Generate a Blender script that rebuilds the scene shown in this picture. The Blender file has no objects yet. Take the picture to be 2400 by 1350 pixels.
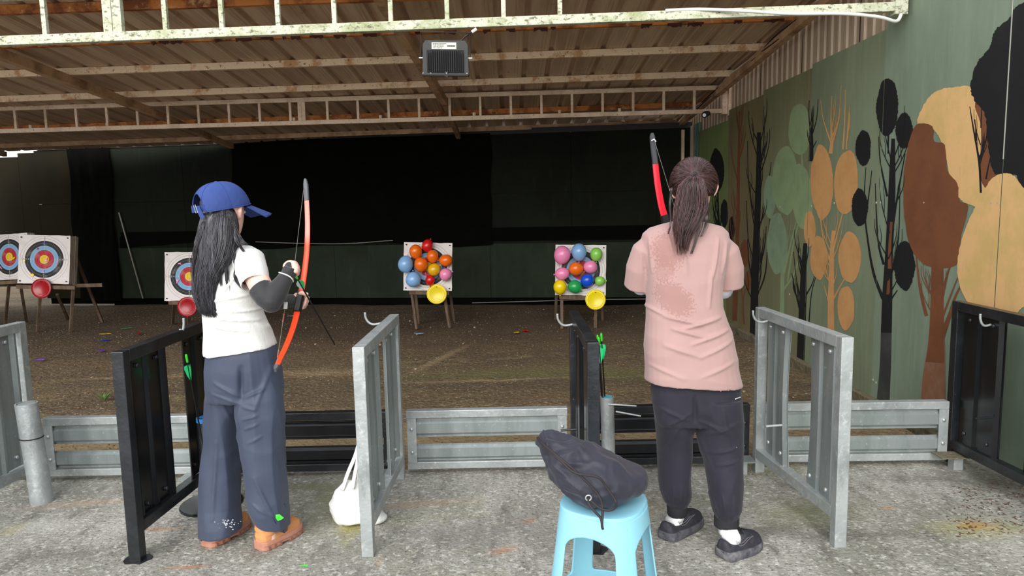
import bpy, bmesh, math, random
import numpy as np
from mathutils import Vector, Matrix, noise

# ---------------------------------------------------------------- camera, sky, light, exposure
FPX, CAMH, PITCH, ROLL = 1620.0, 1.45, math.atan(188 / 1620.0), 0.020
FW = Vector((0, math.cos(PITCH), -math.sin(PITCH)))
R0 = Vector((1, 0, 0)); U0 = Vector((0, math.sin(PITCH), math.cos(PITCH)))
RT = math.cos(ROLL) * R0 - math.sin(ROLL) * U0
UP = math.sin(ROLL) * R0 + math.cos(ROLL) * U0
CAM = Vector((0, 0, CAMH))
scene = bpy.context.scene
cd = bpy.data.cameras.new('camera'); cam = bpy.data.objects.new('camera', cd)
scene.collection.objects.link(cam); scene.camera = cam
cd.sensor_width = 36; cd.lens = 36 * FPX / 2400; cd.clip_start = 0.05; cd.clip_end = 500
m3 = Matrix((RT, UP, -FW)).transposed()
cam.matrix_world = Matrix.Translation(CAM) @ m3.to_4x4()

world = bpy.data.worlds.new('overcast sky'); scene.world = world; world.use_nodes = True
wn = world.node_tree; wn.nodes.clear()
wo = wn.nodes.new('ShaderNodeOutputWorld'); wb = wn.nodes.new('ShaderNodeBackground')
wt = wn.nodes.new('ShaderNodeTexCoord'); ws = wn.nodes.new('ShaderNodeSeparateXYZ'); wr = wn.nodes.new('ShaderNodeValToRGB')
wn.links.new(wt.outputs['Generated'], ws.inputs[0]); wn.links.new(ws.outputs['Z'], wr.inputs[0])
wr.color_ramp.elements[0].position = 0.0; wr.color_ramp.elements[0].color = (1.0, 1.0, 1.0, 1)
wr.color_ramp.elements[1].position = 0.8; wr.color_ramp.elements[1].color = (0.62, 0.65, 0.70, 1)
wn.links.new(wr.outputs[0], wb.inputs[0]); wn.links.new(wb.outputs[0], wo.inputs[0])
wb.inputs[1].default_value = 1.0
sl = bpy.data.lights.new('fill_sun', 'SUN'); so = bpy.data.objects.new('fill_sun', sl); scene.collection.objects.link(so)
sl.energy = 2.1; sl.angle = math.radians(50); sl.color = (1, 0.98, 0.95)
so.rotation_euler = (math.radians(62), 0, math.radians(-14))   # wide low fill added behind the camera to reach under the roof
scene.view_settings.view_transform = 'Standard'; scene.view_settings.look = 'None'
scene.view_settings.gamma = 1; scene.view_settings.use_curve_mapping = False
scene.view_settings.exposure = 0.68

# ---------------------------------------------------------------- helpers
def ray(x, y): return FW + RT * ((x - 1200) / FPX) - UP * ((y - 675) / FPX)
def D(x, y, Y): d = ray(x, y); return CAM + d * (Y / d.y)          # photo position at a distance
def G(x, y, z=0.0): d = ray(x, y); return CAM + d * ((z - CAMH) / d.z)
def W(x, y, X=2.57): d = ray(x, y); return CAM + d * (X / d.x)
def srgb(r, g, b):
    f = lambda c: ((c / 255) / 12.92 if c <= 10 else (((c / 255) + .055) / 1.055) ** 2.4)
    return (f(r), f(g), f(b), 1)
V = Vector
rnd = random.Random(5)

class MB:
    def __init__(s): s.v = []; s.f = []
    def add(s, vs, fs):
        o = len(s.v); s.v += [tuple(p) for p in vs]; s.f += [tuple(i + o for i in f) for f in fs]; return s
    def box(s, c, d, rot=None):
        c = V(c); M_ = rot or Matrix.Identity(3)
        vs = [c + M_ @ V((x * d[0] / 2, y * d[1] / 2, z * d[2] / 2)) for x in (-1, 1) for y in (-1, 1) for z in (-1, 1)]
        return s.add(vs, [(0, 1, 3, 2), (4, 6, 7, 5), (0, 4, 5, 1), (2, 3, 7, 6), (0, 2, 6, 4), (1, 5, 7, 3)])
    def beam(s, a, b, w, h, up=(0, 0, 1)):
        a = V(a); b = V(b); d = (b - a).normalized(); u = V(up)
        r = d.cross(u).normalized(); u = r.cross(d)
        vs = [p + r * (x * w / 2) + u * (z * h / 2) for p in (a, b) for x, z in ((-1, -1), (1, -1), (1, 1), (-1, 1))]
        return s.add(vs, [(0, 1, 2, 3), (7, 6, 5, 4), (0, 4, 5, 1), (1, 5, 6, 2), (2, 6, 7, 3), (3, 7, 4, 0)])
    def rings(s, rs, cap=True, closed=False):
        o = len(s.v); n = len(rs[0])
        for r in rs: s.v += [tuple(p) for p in r]
        m = len(rs)
        for i in range(m if closed else m - 1):
            j = (i + 1) % m
            for k in range(n):
                l = (k + 1) % n
                s.f.append((o + i * n + k, o + i * n + l, o + j * n + l, o + j * n + k))
        if cap and not closed:
            s.f.append(tuple(o + k for k in range(n))[::-1]); s.f.append(tuple(o + (m - 1) * n + k for k in range(n)))
        return s
    def tube(s, pts, r, n=8, cap=True, flat=1.0, closed=False):
        pts = [V(p) for p in pts]
        rr = r if isinstance(r, (list, tuple)) else [r] * len(pts)
        rs = []; pu = None; m = len(pts)
        for i, p in enumerate(pts):
            if closed: t = pts[(i + 1) % m] - pts[i - 1]
            else: t = (pts[min(i + 1, m - 1)] - pts[max(i - 1, 0)])
            t = t.normalized() if t.length > 1e-9 else V((0, 0, 1))
            if pu is None: pu = t.orthogonal() if abs(t.z) < .9 else t.cross(V((0, 1, 0)))
            pu = (pu - t * pu.dot(t)).normalized(); w = t.cross(pu)
            rs.append([p + pu * (math.cos(2 * math.pi * k / n) * rr[i]) + w * (math.sin(2 * math.pi * k / n) * rr[i] * flat) for k in range(n)])
        return s.rings(rs, cap, closed)
    def ell(s, c, u, v, n=14, m=10, w=None):
        # ellipsoid with half axis vectors u, v, w
        c = V(c); u = V(u); v = V(v); w = V(w)
        rs = []
        for i in range(1, m):
            a = math.pi * i / m
            rs.append([c + w * math.cos(a) + (u * math.cos(2 * math.pi * k / n) + v * math.sin(2 * math.pi * k / n)) * math.sin(a) for k in range(n)])
        o = len(s.v); s.rings(rs, cap=False)
        t = len(s.v); s.v.append(tuple(c + w)); s.v.append(tuple(c - w))
        for k in range(n):
            l = (k + 1) % n; s.f.append((t, o + l, o + k)); e = o + (m - 2) * n; s.f.append((t + 1, e + k, e + l))
        return s
    def lathe(s, prof, n=24, M_=None):
        M_ = M_ or Matrix.Identity(4)
        rs = [[M_ @ V((r * math.cos(2 * math.pi * k / n), r * math.sin(2 * math.pi * k / n), z)) for k in range(n)] for r, z in prof]
        return s.rings(rs, True)
    def prism(s, poly, d):
        # poly: 3D points, d: extrusion vector
        n = len(poly); d = V(d)
        o = len(s.v); s.v += [tuple(p) for p in poly]; s.v += [tuple(V(p) + d) for p in poly]
        s.f.append(tuple(o + i for i in range(n))[::-1]); s.f.append(tuple(o + n + i for i in range(n)))
        for i in range(n):
            j = (i + 1) % n; s.f.append((o + i, o + j, o + n + j, o + n + i))
        return s

def finish(me, smooth, fixn=True):
    if fixn:
        bm = bmesh.new(); bm.from_mesh(me); bmesh.ops.recalc_face_normals(bm, faces=bm.faces); bm.to_mesh(me); bm.free()
    if smooth:
        me.polygons.foreach_set('use_smooth', [True] * len(me.polygons))
        if smooth != 'all':
            try: me.set_sharp_from_angle(angle=math.radians(40))
            except Exception: pass
def obj(name, mb, m, parent=None, smooth=False, bevel=0, loc=None, mw=None):
    me = bpy.data.meshes.new(name)
    if isinstance(mb, MB): me.from_pydata(mb.v, [], mb.f)
    else: me = mb
    me.materials.clear()
    me.materials.append(m); finish(me, smooth)
    o = bpy.data.objects.new(name, me); scene.collection.objects.link(o)
    if parent: o.parent = parent
    if loc: o.location = loc
    if mw is not None: o.matrix_world = mw
    if bevel:
        b = o.modifiers.new('bevel', 'BEVEL'); b.width = bevel; b.segments = 2; b.limit_method = 'ANGLE'
    return o
def tag(o, label=None, cat=None, group=None, kind=None):
    if label: o['label'] = label
    if cat: o['category'] = cat
    if group: o['group'] = group
    if kind: o['kind'] = kind
    return o
def thing(name, label, cat, group=None, loc=(0, 0, 0), rotz=0, kind=None):
    o = bpy.data.objects.new(name, None); scene.collection.objects.link(o)
    o.location = loc; o.rotation_euler = (0, 0, rotz); o.empty_display_size = .05
    return tag(o, label, cat, group, kind)
def struct(name, label=None):
    o = thing(name, None, None, kind='structure')
    if label: o['label'] = label
    return o

# procedural materials: layers = (scale, stretch xyz, colour, low, high, amount)
def mat(name, base, rough=.7, metal=0.0, layers=(), bump=None, spec=.5, sheen=0, emit=None, trans=0, coat=0, coord='Object'):
    m = bpy.data.materials.new(name); m.use_nodes = True; nt = m.node_tree
    b = nt.nodes['Principled BSDF']; b.inputs['Roughness'].default_value = rough; b.inputs['Metallic'].default_value = metal
    b.inputs['Specular IOR Level'].default_value = spec
    if sheen: b.inputs['Sheen Weight'].default_value = sheen
    if coat: b.inputs['Coat Weight'].default_value = coat; b.inputs['Coat Roughness'].default_value = .1
    tc = nt.nodes.new('ShaderNodeTexCoord'); col = None
    base = base if len(base) == 4 else (*base, 1)
    for L in layers:
        sc, st, c, lo, hi, am = L[:6]
        mp = nt.nodes.new('ShaderNodeMapping'); mp.inputs['Scale'].default_value = st
        mp.inputs['Location'].default_value = (hash(str(L)) % 7 * 0 + len(nt.nodes) * 1.37, 2.1, .7)
        nt.links.new(tc.outputs[coord], mp.inputs[0])
        n = nt.nodes.new('ShaderNodeTexNoise'); n.inputs['Scale'].default_value = sc; n.inputs['Detail'].default_value = 6
        n.inputs['Roughness'].default_value = .65
        nt.links.new(mp.outputs[0], n.inputs[0])
        mr = nt.nodes.new('ShaderNodeMapRange'); mr.inputs['From Min'].default_value = lo; mr.inputs['From Max'].default_value = hi
        mr.inputs['To Max'].default_value = am
        nt.links.new(n.outputs['Fac'], mr.inputs[0])
        mx = nt.nodes.new('ShaderNodeMix'); mx.data_type = 'RGBA'
        nt.links.new(mr.outputs[0], mx.inputs[0])
        if col is None: mx.inputs[6].default_value = base
        else: nt.links.new(col, mx.inputs[6])
        mx.inputs[7].default_value = c if len(c) == 4 else (*c, 1)
        col = mx.outputs[2]
    if col is None: b.inputs['Base Color'].default_value = base
    else: nt.links.new(col, b.inputs['Base Color'])
    if emit: b.inputs['Emission Color'].default_value = base; b.inputs['Emission Strength'].default_value = emit
    if trans: b.inputs['Transmission Weight'].default_value = trans
    if bump:
        sc, st, dist = bump
        mp = nt.nodes.new('ShaderNodeMapping'); mp.inputs['Scale'].default_value = st
        nt.links.new(tc.outputs['Object'], mp.inputs[0])
        n = nt.nodes.new('ShaderNodeTexNoise'); n.inputs['Scale'].default_value = sc; n.inputs['Detail'].default_value = 5
        nt.links.new(mp.outputs[0], n.inputs[0])
        bp = nt.nodes.new('ShaderNodeBump'); bp.inputs['Distance'].default_value = dist; bp.inputs['Strength'].default_value = 1
        nt.links.new(n.outputs['Fac'], bp.inputs['Height']); nt.links.new(bp.outputs[0], b.inputs['Normal'])
    return m
I3 = (1, 1, 1)
MT = dict(
    concrete=mat('wet concrete', srgb(164, 161, 151), .75, layers=[
        (1.6, I3, srgb(132, 131, 119), .42, .64, .8), (2.6, (1, .6, 1), srgb(190, 187, 179), .5, .68, .8),
        (11, (1, .35, 1), srgb(112, 109, 101), .52, .66, .75), (.9, I3, srgb(148, 148, 108), .56, .70, .7),
        (45, I3, srgb(224, 222, 214), .52, .68, .8), (60, I3, srgb(84, 82, 76), .53, .66, .85), (2.9, (1, .45, 1), srgb(172, 132, 96), .68, .74, .7)],
        bump=(70, I3, .006)),
    dirt=mat('range dirt', srgb(108, 90, 64), .95, layers=[
        (1.0, (1, 2, 1), srgb(88, 74, 54), .4, .6, .9), (2.6, (1, 2.5, 1), srgb(126, 118, 74), .54, .68, .6),
        (1.6, (.6, 1.6, 1), srgb(160, 140, 106), .62, .74, .6), (35, I3, srgb(186, 166, 134), .54, .70, .75), (48, I3, srgb(58, 46, 32), .5, .66, .8)],
        bump=(30, I3, .03)),
    tan=mat('aged roof sheet', srgb(210, 184, 158), .6, .0, layers=[
        (1.2, (6, .5, 1), srgb(170, 142, 118), .42, .62, .8), (14, (8, .4, 1), srgb(214, 184, 156), .55, .75, .5), (3, (2, 1, 1), srgb(96, 66, 44), .64, .76, .7)]),
    cream=mat('rusty cream steel', srgb(240, 216, 184), .6, layers=[
        (6, I3, srgb(190, 128, 60), .52, .62, .75), (25, (1, 1, 1), srgb(120, 66, 24), .6, .68, .9), (60, I3, srgb(110, 84, 62), .62, .7, .7)], bump=(60, I3, .003)),
    rusty=mat('heavy rust purlin', srgb(206, 130, 66), .75, layers=[
        (5, I3, srgb(112, 58, 28), .45, .6, .9), (9, I3, srgb(220, 176, 128), .55, .66, .8)]),
    rafter=mat('faded rafter', srgb(196, 160, 126), .7, layers=[(4, I3, srgb(120, 84, 54), .45, .65, .8), (40, I3, srgb(110, 80, 56), .58, .7, .6)]),
    moss=mat('mossy cream steel', srgb(200, 202, 180), .7, layers=[
        (5, I3, srgb(150, 158, 112), .48, .64, .8), (40, (.6, 1, 1), srgb(92, 92, 58), .53, .64, .9), (90, I3, srgb(84, 74, 48), .58, .68, .8)], bump=(60, I3, .003)),
    truss2=mat('speckled cream truss', srgb(232, 208, 184), .65, layers=[
        (50, I3, srgb(112, 84, 62), .58, .68, .85), (4, I3, srgb(178, 146, 116), .45, .7, .8)]),
    galv=mat('galvanised silver steel', srgb(176, 182, 182), .42, .35, layers=[
        (4, I3, srgb(146, 152, 152), .42, .62, .8), (30, I3, srgb(206, 210, 210), .55, .68, .7), (12, (1, 1, .3), srgb(126, 132, 130), .6, .72, .6)], bump=(45, I3, .002)),
    galvpanel=mat('galvanised slat sheet', srgb(158, 166, 166), .36, .45, layers=[
        (3, (3, 3, .5), srgb(132, 142, 140), .42, .62, .8), (50, I3, srgb(200, 204, 202), .6, .7, .6)]),
    black=mat('glossy black painted steel', srgb(30, 32, 36), .3, .0, layers=[
        (60, I3, srgb(150, 154, 160), .68, .74, .8), (6, I3, srgb(48, 51, 56), .45, .65, .7)], bump=(40, I3, .002)),
    blackpanel=mat('black slat sheet', srgb(17, 18, 21), .25, layers=[(120, I3, srgb(110, 112, 118), .7, .75, .7), (3, (2, 2, .4), srgb(34, 36, 40), .45, .65, .6)]),
    bolt=mat('bolt', srgb(190, 194, 194), .35, .6),
    bluesteel=mat('blue wall', srgb(36, 40, 46), .4),
    corr=mat('tan corrugated wall sheet', srgb(176, 158, 136), .6, layers=[(2, (5, 5, .4), srgb(146, 126, 104), .42, .64, .8), (8, (6, 6, .5), srgb(196, 182, 162), .56, .72, .5)]),
    teal=mat('teal corrugated strip', srgb(58, 92, 84), .6, layers=[(3, (5, 5, .4), srgb(120, 130, 96), .5, .65, .7)]),
    seam=mat('pale seam strip', srgb(170, 172, 160), .6),
    plinth=mat('mossy kerb', srgb(112, 104, 82), .9, layers=[(6, I3, srgb(72, 70, 44), .45, .62, .9), (30, I3, srgb(140, 134, 112), .56, .7, .7)], bump=(30, I3, .01)),
    net=mat('black shade net', srgb(9, 9, 8), .95, layers=[(3, (1, 1, 2), srgb(13, 13, 10), .45, .65, .8), (200, I3, srgb(18, 18, 15), .55, .65, .6)], spec=.05),
    backpanel=mat('dark green back board', srgb(27, 31, 22), .85, layers=[(1, (1, 1, .6), srgb(20, 23, 15), .4, .62, .9), (6, (2, 2, .4), srgb(36, 41, 30), .55, .72, .6)], spec=.15),
    backlow=mat('green back board', srgb(46, 55, 43), .8, layers=[(1.2, (1, 1, .6), srgb(34, 42, 32), .4, .62, .9), (5, (2, 2, .3), srgb(58, 68, 54), .55, .72, .6), (1.6, I3, srgb(12, 14, 10), .66, .74, .9)], spec=.15),
    leftpanel=mat('olive back board', srgb(36, 30, 16), .85, layers=[(1, I3, srgb(27, 25, 14), .4, .6, .9)], spec=.15),
    wood=mat('weathered wood', srgb(112, 94, 76), .85, layers=[(9, (1, 1, .15), srgb(84, 62, 44), .42, .62, .9), (30, (3, 3, .2), srgb(158, 134, 106), .56, .7, .6)]),
    foam=mat('layered foam edge', srgb(206, 196, 180), .9, layers=[(8, (.4, .4, 6), srgb(150, 128, 104), .5, .66, .8)], bump=(30, (1, 1, 4), .01)),
    white=mat('white cord', srgb(226, 226, 220), .6), rope=mat('pale rope', srgb(150, 146, 134), .8),
    dark=mat('dark cable', srgb(26, 22, 20), .6), blackplastic=mat('black plastic', srgb(20, 20, 21), .45),
    flood=mat('dark aluminium housing', srgb(56, 58, 56), .5, .2, layers=[(30, I3, srgb(86, 88, 84), .58, .7, .5)]),
    fin=mat('black fin', srgb(30, 31, 32), .45, .2), plate=mat('pale sticker', srgb(206, 208, 198), .5),
)

# corrugated sheet: profile list (u,h)
def corr_sheet(prof, org, ud, hd, ld, t=.0012):
    org = V(org); ud = V(ud); hd = V(hd); ld = V(ld)
    top = [org + ud * u + hd * h for u, h in prof]; bot = [p - hd * t for p in reversed(top)]
    poly = top + bot; mb = MB(); n = len(prof)
    vs = poly + [p + ld for p in poly]; N = len(poly)
    fs = []
    for i in range(N):
        j = (i + 1) % N; fs.append((i, j, N + j, N + i))
    for i in range(n - 1):
        a, b2 = i, i + 1; c, d = N - 2 - i, N - 1 - i
        fs.append((a, b2, c, d)); fs.append((N + a, N + b2, N + c, N + d))
    return mb.add(vs, fs)
def trap(width, pitch, h, base, top, minor=0, mh=.004):
    pr = [(0, 0)]; n = int(round(width / pitch))
    for i in range(n):
        c = (i + .5) * pitch
        if minor:
            for q in range(minor):
                x = c - pitch / 2 + (q + 1) * (pitch / 2 - base / 2) / (minor + 1) * 1.0
                pr += [(x - .008, 0), (x - .004, mh), (x + .004, mh), (x + .008, 0)]
        pr += [(c - base / 2, 0), (c - top / 2, h), (c + top / 2, h), (c + base / 2, 0)]
    pr.append((width, 0)); return pr

# ---------------------------------------------------------------- ground
def grid_ground(name, x0, x1, y0, y1, nx, ny, m, z0, amp, sc=1.0, edge=None):
    vs = []; fs = []
    for j in range(ny + 1):
        for i in range(nx + 1):
            x = x0 + (x1 - x0) * i / nx; y = y0 + (y1 - y0) * j / ny
            z = z0 + amp * noise.noise(V((x * sc, y * sc, 3))) + amp * .4 * noise.noise(V((x * sc * 4, y * sc * 4, 9)))
            vs.append((x, y, z))
    for j in range(ny):
        for i in range(nx): a = j * (nx + 1) + i; fs.append((a, a + 1, a + nx + 2, a + nx + 1))
    o = obj(name, MB().add(vs, fs), m, smooth='all'); o['kind'] = 'structure'; return o
slab = MB().box((-.5, -3.13, -.1), (24, 13.75, .2))
o = obj('floor', slab, MT['concrete']); tag(o, kind='structure', label='stained wet concrete slab in front of the range')
def stain(m, L):
    # irregular soft stains on a ground material: (centre, rx, ry, turn, colour, amount)
    nt = m.node_tree; b = nt.nodes['Principled BSDF']; tc = nt.nodes.new('ShaderNodeTexCoord'); prev = b.inputs['Base Color'].links[0].from_socket
    n1 = nt.nodes.new('ShaderNodeTexNoise'); n1.inputs['Scale'].default_value = 9; n1.inputs['Detail'].default_value = 8; n1.inputs['Roughness'].default_value = .75; nt.links.new(tc.outputs['Object'], n1.inputs[0])
    for c, rx, ry, tn, col, am in L:
        mp = nt.nodes.new('ShaderNodeMapping'); mp.vector_type = 'TEXTURE'; mp.inputs['Location'].default_value = (c.x, c.y, 0); mp.inputs['Rotation'].default_value = (0, 0, tn); mp.inputs['Scale'].default_value = (rx, ry, 1)
        nt.links.new(tc.outputs['Object'], mp.inputs[0]); l = nt.nodes.new('ShaderNodeVectorMath'); l.operation = 'LENGTH'; nt.links.new(mp.outputs[0], l.inputs[0])
        ad = nt.nodes.new('ShaderNodeMath'); ad.operation = 'MULTIPLY_ADD'; nt.links.new(n1.outputs['Fac'], ad.inputs[0]); ad.inputs[1].default_value = 2.2; nt.links.new(l.outputs['Value'], ad.inputs[2])
        mr = nt.nodes.new('ShaderNodeMapRange'); mr.inputs['From Min'].default_value = 2.2; mr.inputs['From Max'].default_value = 1.2; mr.inputs['To Max'].default_value = am; nt.links.new(ad.outputs[0], mr.inputs[0])
        mx = nt.nodes.new('ShaderNodeMix'); mx.data_type = 'RGBA'; nt.links.new(mr.outputs[0], mx.inputs[0]); nt.links.new(prev, mx.inputs[6]); mx.inputs[7].default_value = col; prev = mx.outputs[2]
    nt.links.new(prev, b.inputs['Base Color'])
YG = srgb(176, 168, 88); OR_ = srgb(186, 118, 66); DK = srgb(88, 86, 78); GR = srgb(122, 124, 92); PL = srgb(206, 204, 198)
stain(MT['concrete'], [(G(800, 1180), .22, .45, .3, GR, .8), (G(830, 1220), .10, .22, 0, YG, .7), (G(2290, 1232), .10, .05, 0, OR_, .8), (G(2300, 1240), .30, .12, 0, YG, .45), (G(1900, 1200), .35, .18, .3, GR, .8), (G(1790, 1245), .3, .10, 0, DK, .6), (G(2000, 1255), .4, .06, 0, DK, .5),
     (G(2080, 1190), .05, .02, 0, OR_, .8), (G(720, 1140), .3, .06, 0, GR, .8), (G(1470, 1190), .16, .14, 0, srgb(176, 142, 96), .6), (G(2200, 1120), .5, .10, 0, DK, .45), (G(2330, 1130), .25, .25, 0, DK, .7), (G(200, 1180), .4, .05, .1, srgb(186, 156, 128), .5), (G(150, 1300), .3, .08, .1, DK, .45),
     (G(1000, 1180), .3, .06, .1, srgb(176, 150, 124), .5), (G(1240, 1220), .05, .03, .5, OR_, .5), (G(1180, 1290), .08, .04, .5, OR_, .5), (G(380, 1240), .12, .03, 0, OR_, .5), (G(430, 1330), .12, .02, .1, OR_, .6), (G(100, 1230), .2, .1, 0, PL, .5), (G(1120, 1250), .4, .15, 0, srgb(128, 126, 120), .6),
     (G(30, 1240), .06, .10, 0, srgb(170, 160, 110), .5)])
TN = srgb(170, 148, 112); GN = srgb(104, 104, 58); BR = srgb(76, 56, 40)
stain(MT['dirt'], [(V((-1, 4.3, 0)), 9, .75, -.01, TN, .65), (G(1200, 870), 1.2, .3, .05, GN, .6), (G(1450, 870), .7, .3, 0, GN, .5), (V((-2, 8.6, 0)), 9, 1.9, 0, BR, .75), (G(1035, 835), .07, .75, -.35, TN, .55), (G(1180, 885), 1.1, .05, .02, TN, .5), (G(300, 880), .8, .08, .1, TN, .5), (G(330, 840), .7, .5, 0, srgb(104, 82, 54), .6), (G(750, 870), .6, .15, 0, TN, .5)])
o = grid_ground('ground', -14, 8, 3.76, 16, 160, 110, MT['dirt'], -.02, .018, 1.2); o['label'] = 'brown gravelly dirt of the shooting range'
MT['dirt'].node_tree  # keep

# ---------------------------------------------------------------- roof
def rz(x, y): return 3.055 - .085 * (y - 6) + .015 * (x - 2.5)
def RP(x, y, dz=0): return V((x, y, rz(x, y) + dz))
ceil = struct('ceiling', 'corrugated metal roof on rusty purlins')
prof = trap(1.0, .25, .030, .062, .030, minor=2, mh=.003)
XL = -8.45
ld = RP(0, 10.95) - RP(0, 4.62)
x = XL; sh = None
for k in range(11):
    x0 = XL + k * 1.0
    zoff = .0012 * (k % 2)
    if sh is None:
        sh = obj('roof_sheet', corr_sheet(prof, (0, 0, 0), RP(1, 5) - RP(0, 5), (0, 0, 1), ld), MT['tan'], ceil)
        o = sh
    else:
        o = sh.copy(); scene.collection.objects.link(o); o.parent = ceil
    o.location = RP(x0, 4.62, zoff)
for Y, m in ((5.0, 'rusty'), (5.35, 'rusty'), (6.08, 'rusty'), (6.9, 'cream'), (7.8, 'cream'), (9.25, 'rusty'), (10.35, 'rafter')):
    obj('purlin', MB().beam(RP(XL, Y, -.035), RP(2.5, Y, -.035), .045, .065), MT[m], ceil)
for xa, xb in ((-4.40, -4.18), (-.93, -.75), (-7.8, -7.6), (2.46, 2.46)):
    obj('rafter', MB().beam(RP(xa, 4.66, -.11), RP(xb, 8.28, -.11), .07, .085), MT['rafter'], ceil)
    obj('rafter', MB().beam(RP(xb, 8.32, -.11), RP(xb, 10.6, -.11), .06, .07), MT['rafter'], ceil)
# torn rusty flashing scraps hanging at the second purlin
mb = MB()
for k in range(26):
    xx = rnd.uniform(-3.2, 2.3); yy = 6.04 - rnd.uniform(0, .02); w = rnd.uniform(.03, .14)
    n = 5; top = [RP(xx + w * i / n, yy, -.068) for i in range(n + 1)]
    bot = [RP(xx + w * (n - i) / n, yy + .02, -.068 - rnd.uniform(.006, .03)) for i in range(n + 1)]
    mb.prism(top + bot, (0, .002, 0))
tag(obj('rust_flake', mb, mat('peeling rust', srgb(70, 34, 24), .9), ceil), kind='stuff')

def truss(name, label, L0, L1, R0_, R1_, Y, m, pitch, chord, first, posts, xr):
    # bottom left/right z, top left/right z; linear along X
    t = struct(name, label)
    (xl, zl), (xr_, zr) = L0, R0_
    zb = lambda x: zl + (zr - zl) * (x - xl) / (xr_ - xl)
    zt = lambda x: L1 + (R1_ - L1) * (x - xl) / (xr_ - xl)
    xa = -9.0 if Y > 6 else -7.0
    obj('bottom_chord', MB().beam((xa, Y, zb(xa) + chord / 2), (xr, Y, zb(xr) + chord / 2), .045, chord), MT[m], t, bevel=.004)
    obj('top_chord', MB().beam((xa, Y, zt(xa) - chord / 2), (xr, Y, zt(xr) - chord / 2), .045, chord), MT[m], t, bevel=.004)
    x = first; sh_done = False; shl = .077 if Y > 6 else .05
    while x > xa: 
        if all(abs(x - q) > .12 for q in posts):
            obj('rung', MB().beam((x, Y, zb(x) + chord - .002), (x, Y, zt(x) - chord + .002), .028, .028, up=(0, 1, 0)), MT[m], t)
        x -= pitch
        if not sh_done and x < posts[0]: x -= shl; sh_done = True
    for q in posts:
        for dx in (-.022, .022) if Y > 6 else (-.030, .030):
            w = .042 if Y > 6 else .056
            obj('post', MB().beam((q + dx, Y - .003, zb(q) + .004), (q + dx, Y - .003, zt(q) - .004), w, w * .7, up=(0, 1, 0)), MT[m], t)
    return t, zb, zt
tA = truss('trim_1', 'mossy cream ladder truss across the front of the roof', (-3.238, 2.54), 2.875, (2.507, 2.64), 2.985, 4.57, 'moss', .3585, .058, D(915, 10, 4.57).x + 3 * .3585, [D(268, 60, 4.57).x], 2.46)
tB = truss('trim_2', 'speckled cream ladder truss halfway down the range', (-5.985, 2.437), 2.745, (2.573, 2.505), 2.823, 8.3, 'truss2', .3585, .05, D(1627, 230, 8.3).x, [D(708, 270, 8.3).x], 2.53)
obj('end_post', MB().box((2.53, 8.29, 2.66), (.06, .06, .34)), MT['truss2'], tB[0])
obj('wall_post', MB().box((2.60, 8.27, 2.68), (.07, .07, .42)), MT['truss2'], tB[0])
for px in (72, 252, 690, 893, 1112, 1312, 1452):
    q = D(px, 300, 8.28); obj('stub', MB().tube([(q.x, 8.28, tB[1](q.x) + .05), (q.x, 8.28, tB[1](q.x) + .085)], .018, 8), MT['truss2'], tB[0])
obj('end_post', MB().box((2.50, 4.57, 2.82), (.08, .06, .40)), MT['moss'], tA[0])

# ---------------------------------------------------------------- right wall with mural
XW = 2.57
wr_ = struct('wall_right', 'painted forest mural on green boards under tan corrugated sheet')
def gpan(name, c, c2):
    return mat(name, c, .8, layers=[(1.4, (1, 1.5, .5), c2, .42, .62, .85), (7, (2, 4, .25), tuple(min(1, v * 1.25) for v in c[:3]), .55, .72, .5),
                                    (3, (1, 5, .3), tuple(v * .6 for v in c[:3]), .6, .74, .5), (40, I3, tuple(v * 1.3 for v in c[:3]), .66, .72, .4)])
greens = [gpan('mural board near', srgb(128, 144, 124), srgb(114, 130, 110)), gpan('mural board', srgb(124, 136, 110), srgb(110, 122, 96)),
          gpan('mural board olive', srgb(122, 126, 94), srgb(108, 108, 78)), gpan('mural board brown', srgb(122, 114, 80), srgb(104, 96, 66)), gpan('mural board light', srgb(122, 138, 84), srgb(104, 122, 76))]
seams = [1.2, 2.44, 3.64, 4.84, 6.0, 7.13, 8.24, 9.5]
tops = [3.0, 2.99, 2.80, 2.60, 2.57, 2.53, 2.42]
tops[2] = 2.72
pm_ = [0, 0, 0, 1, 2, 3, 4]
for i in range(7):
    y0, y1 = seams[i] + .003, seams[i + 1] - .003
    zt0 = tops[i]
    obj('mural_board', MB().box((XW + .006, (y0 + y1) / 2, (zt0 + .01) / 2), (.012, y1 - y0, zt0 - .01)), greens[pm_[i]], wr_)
for y in (3.64,):
    obj('seam_strip', MB().box((XW - .004, y, 2.2), (.004, .004, 1.1)), MT['seam'], wr_)
for i in range(9):   # tan corrugated sheet behind
    y0 = 1.2 + i * 1.02
    pr = trap(1.0, .125, .014, .05, .03)
    obj('corrugated_sheet', corr_sheet(pr, (XW + .03, y0, 2.2), (0, 1, 0), (-1, 0, 0), (0, 0, 1.4 if y0 < 5 else 1.0 - .07 * (y0 - 4.5))), MT['corr'], wr_)
for i in range(3):
    y0 = 9.5 + i * .36
    pr = trap(.35, .0875, .014, .04, .02)
    obj('corrugated_sheet', corr_sheet(pr, (XW + .02, y0, 0), (0, 1, 0), (-1, 0, 0), (0, 0, 2.55)), MT['corr' if i != 0 else 'teal'], wr_)
obj('kerb', MB().box((XW + .0, 6.6, .0), (.10, 5.7, .11)), MT['plinth'], wr_, bevel=.01)
obj('backing', MB().box((XW + .075, 5.9, 1.55), (.01, 10.2, 3.2)), MT['corr'], wr_)
def paintmat(n, c, c2, am=.8): return mat(n, c, .75, layers=[(5, (1, 1, 1), c2, .44, .62, am), (18, (1, 2, .4), tuple(v * .8 for v in c[:3]), .56, .7, .5)])
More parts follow.
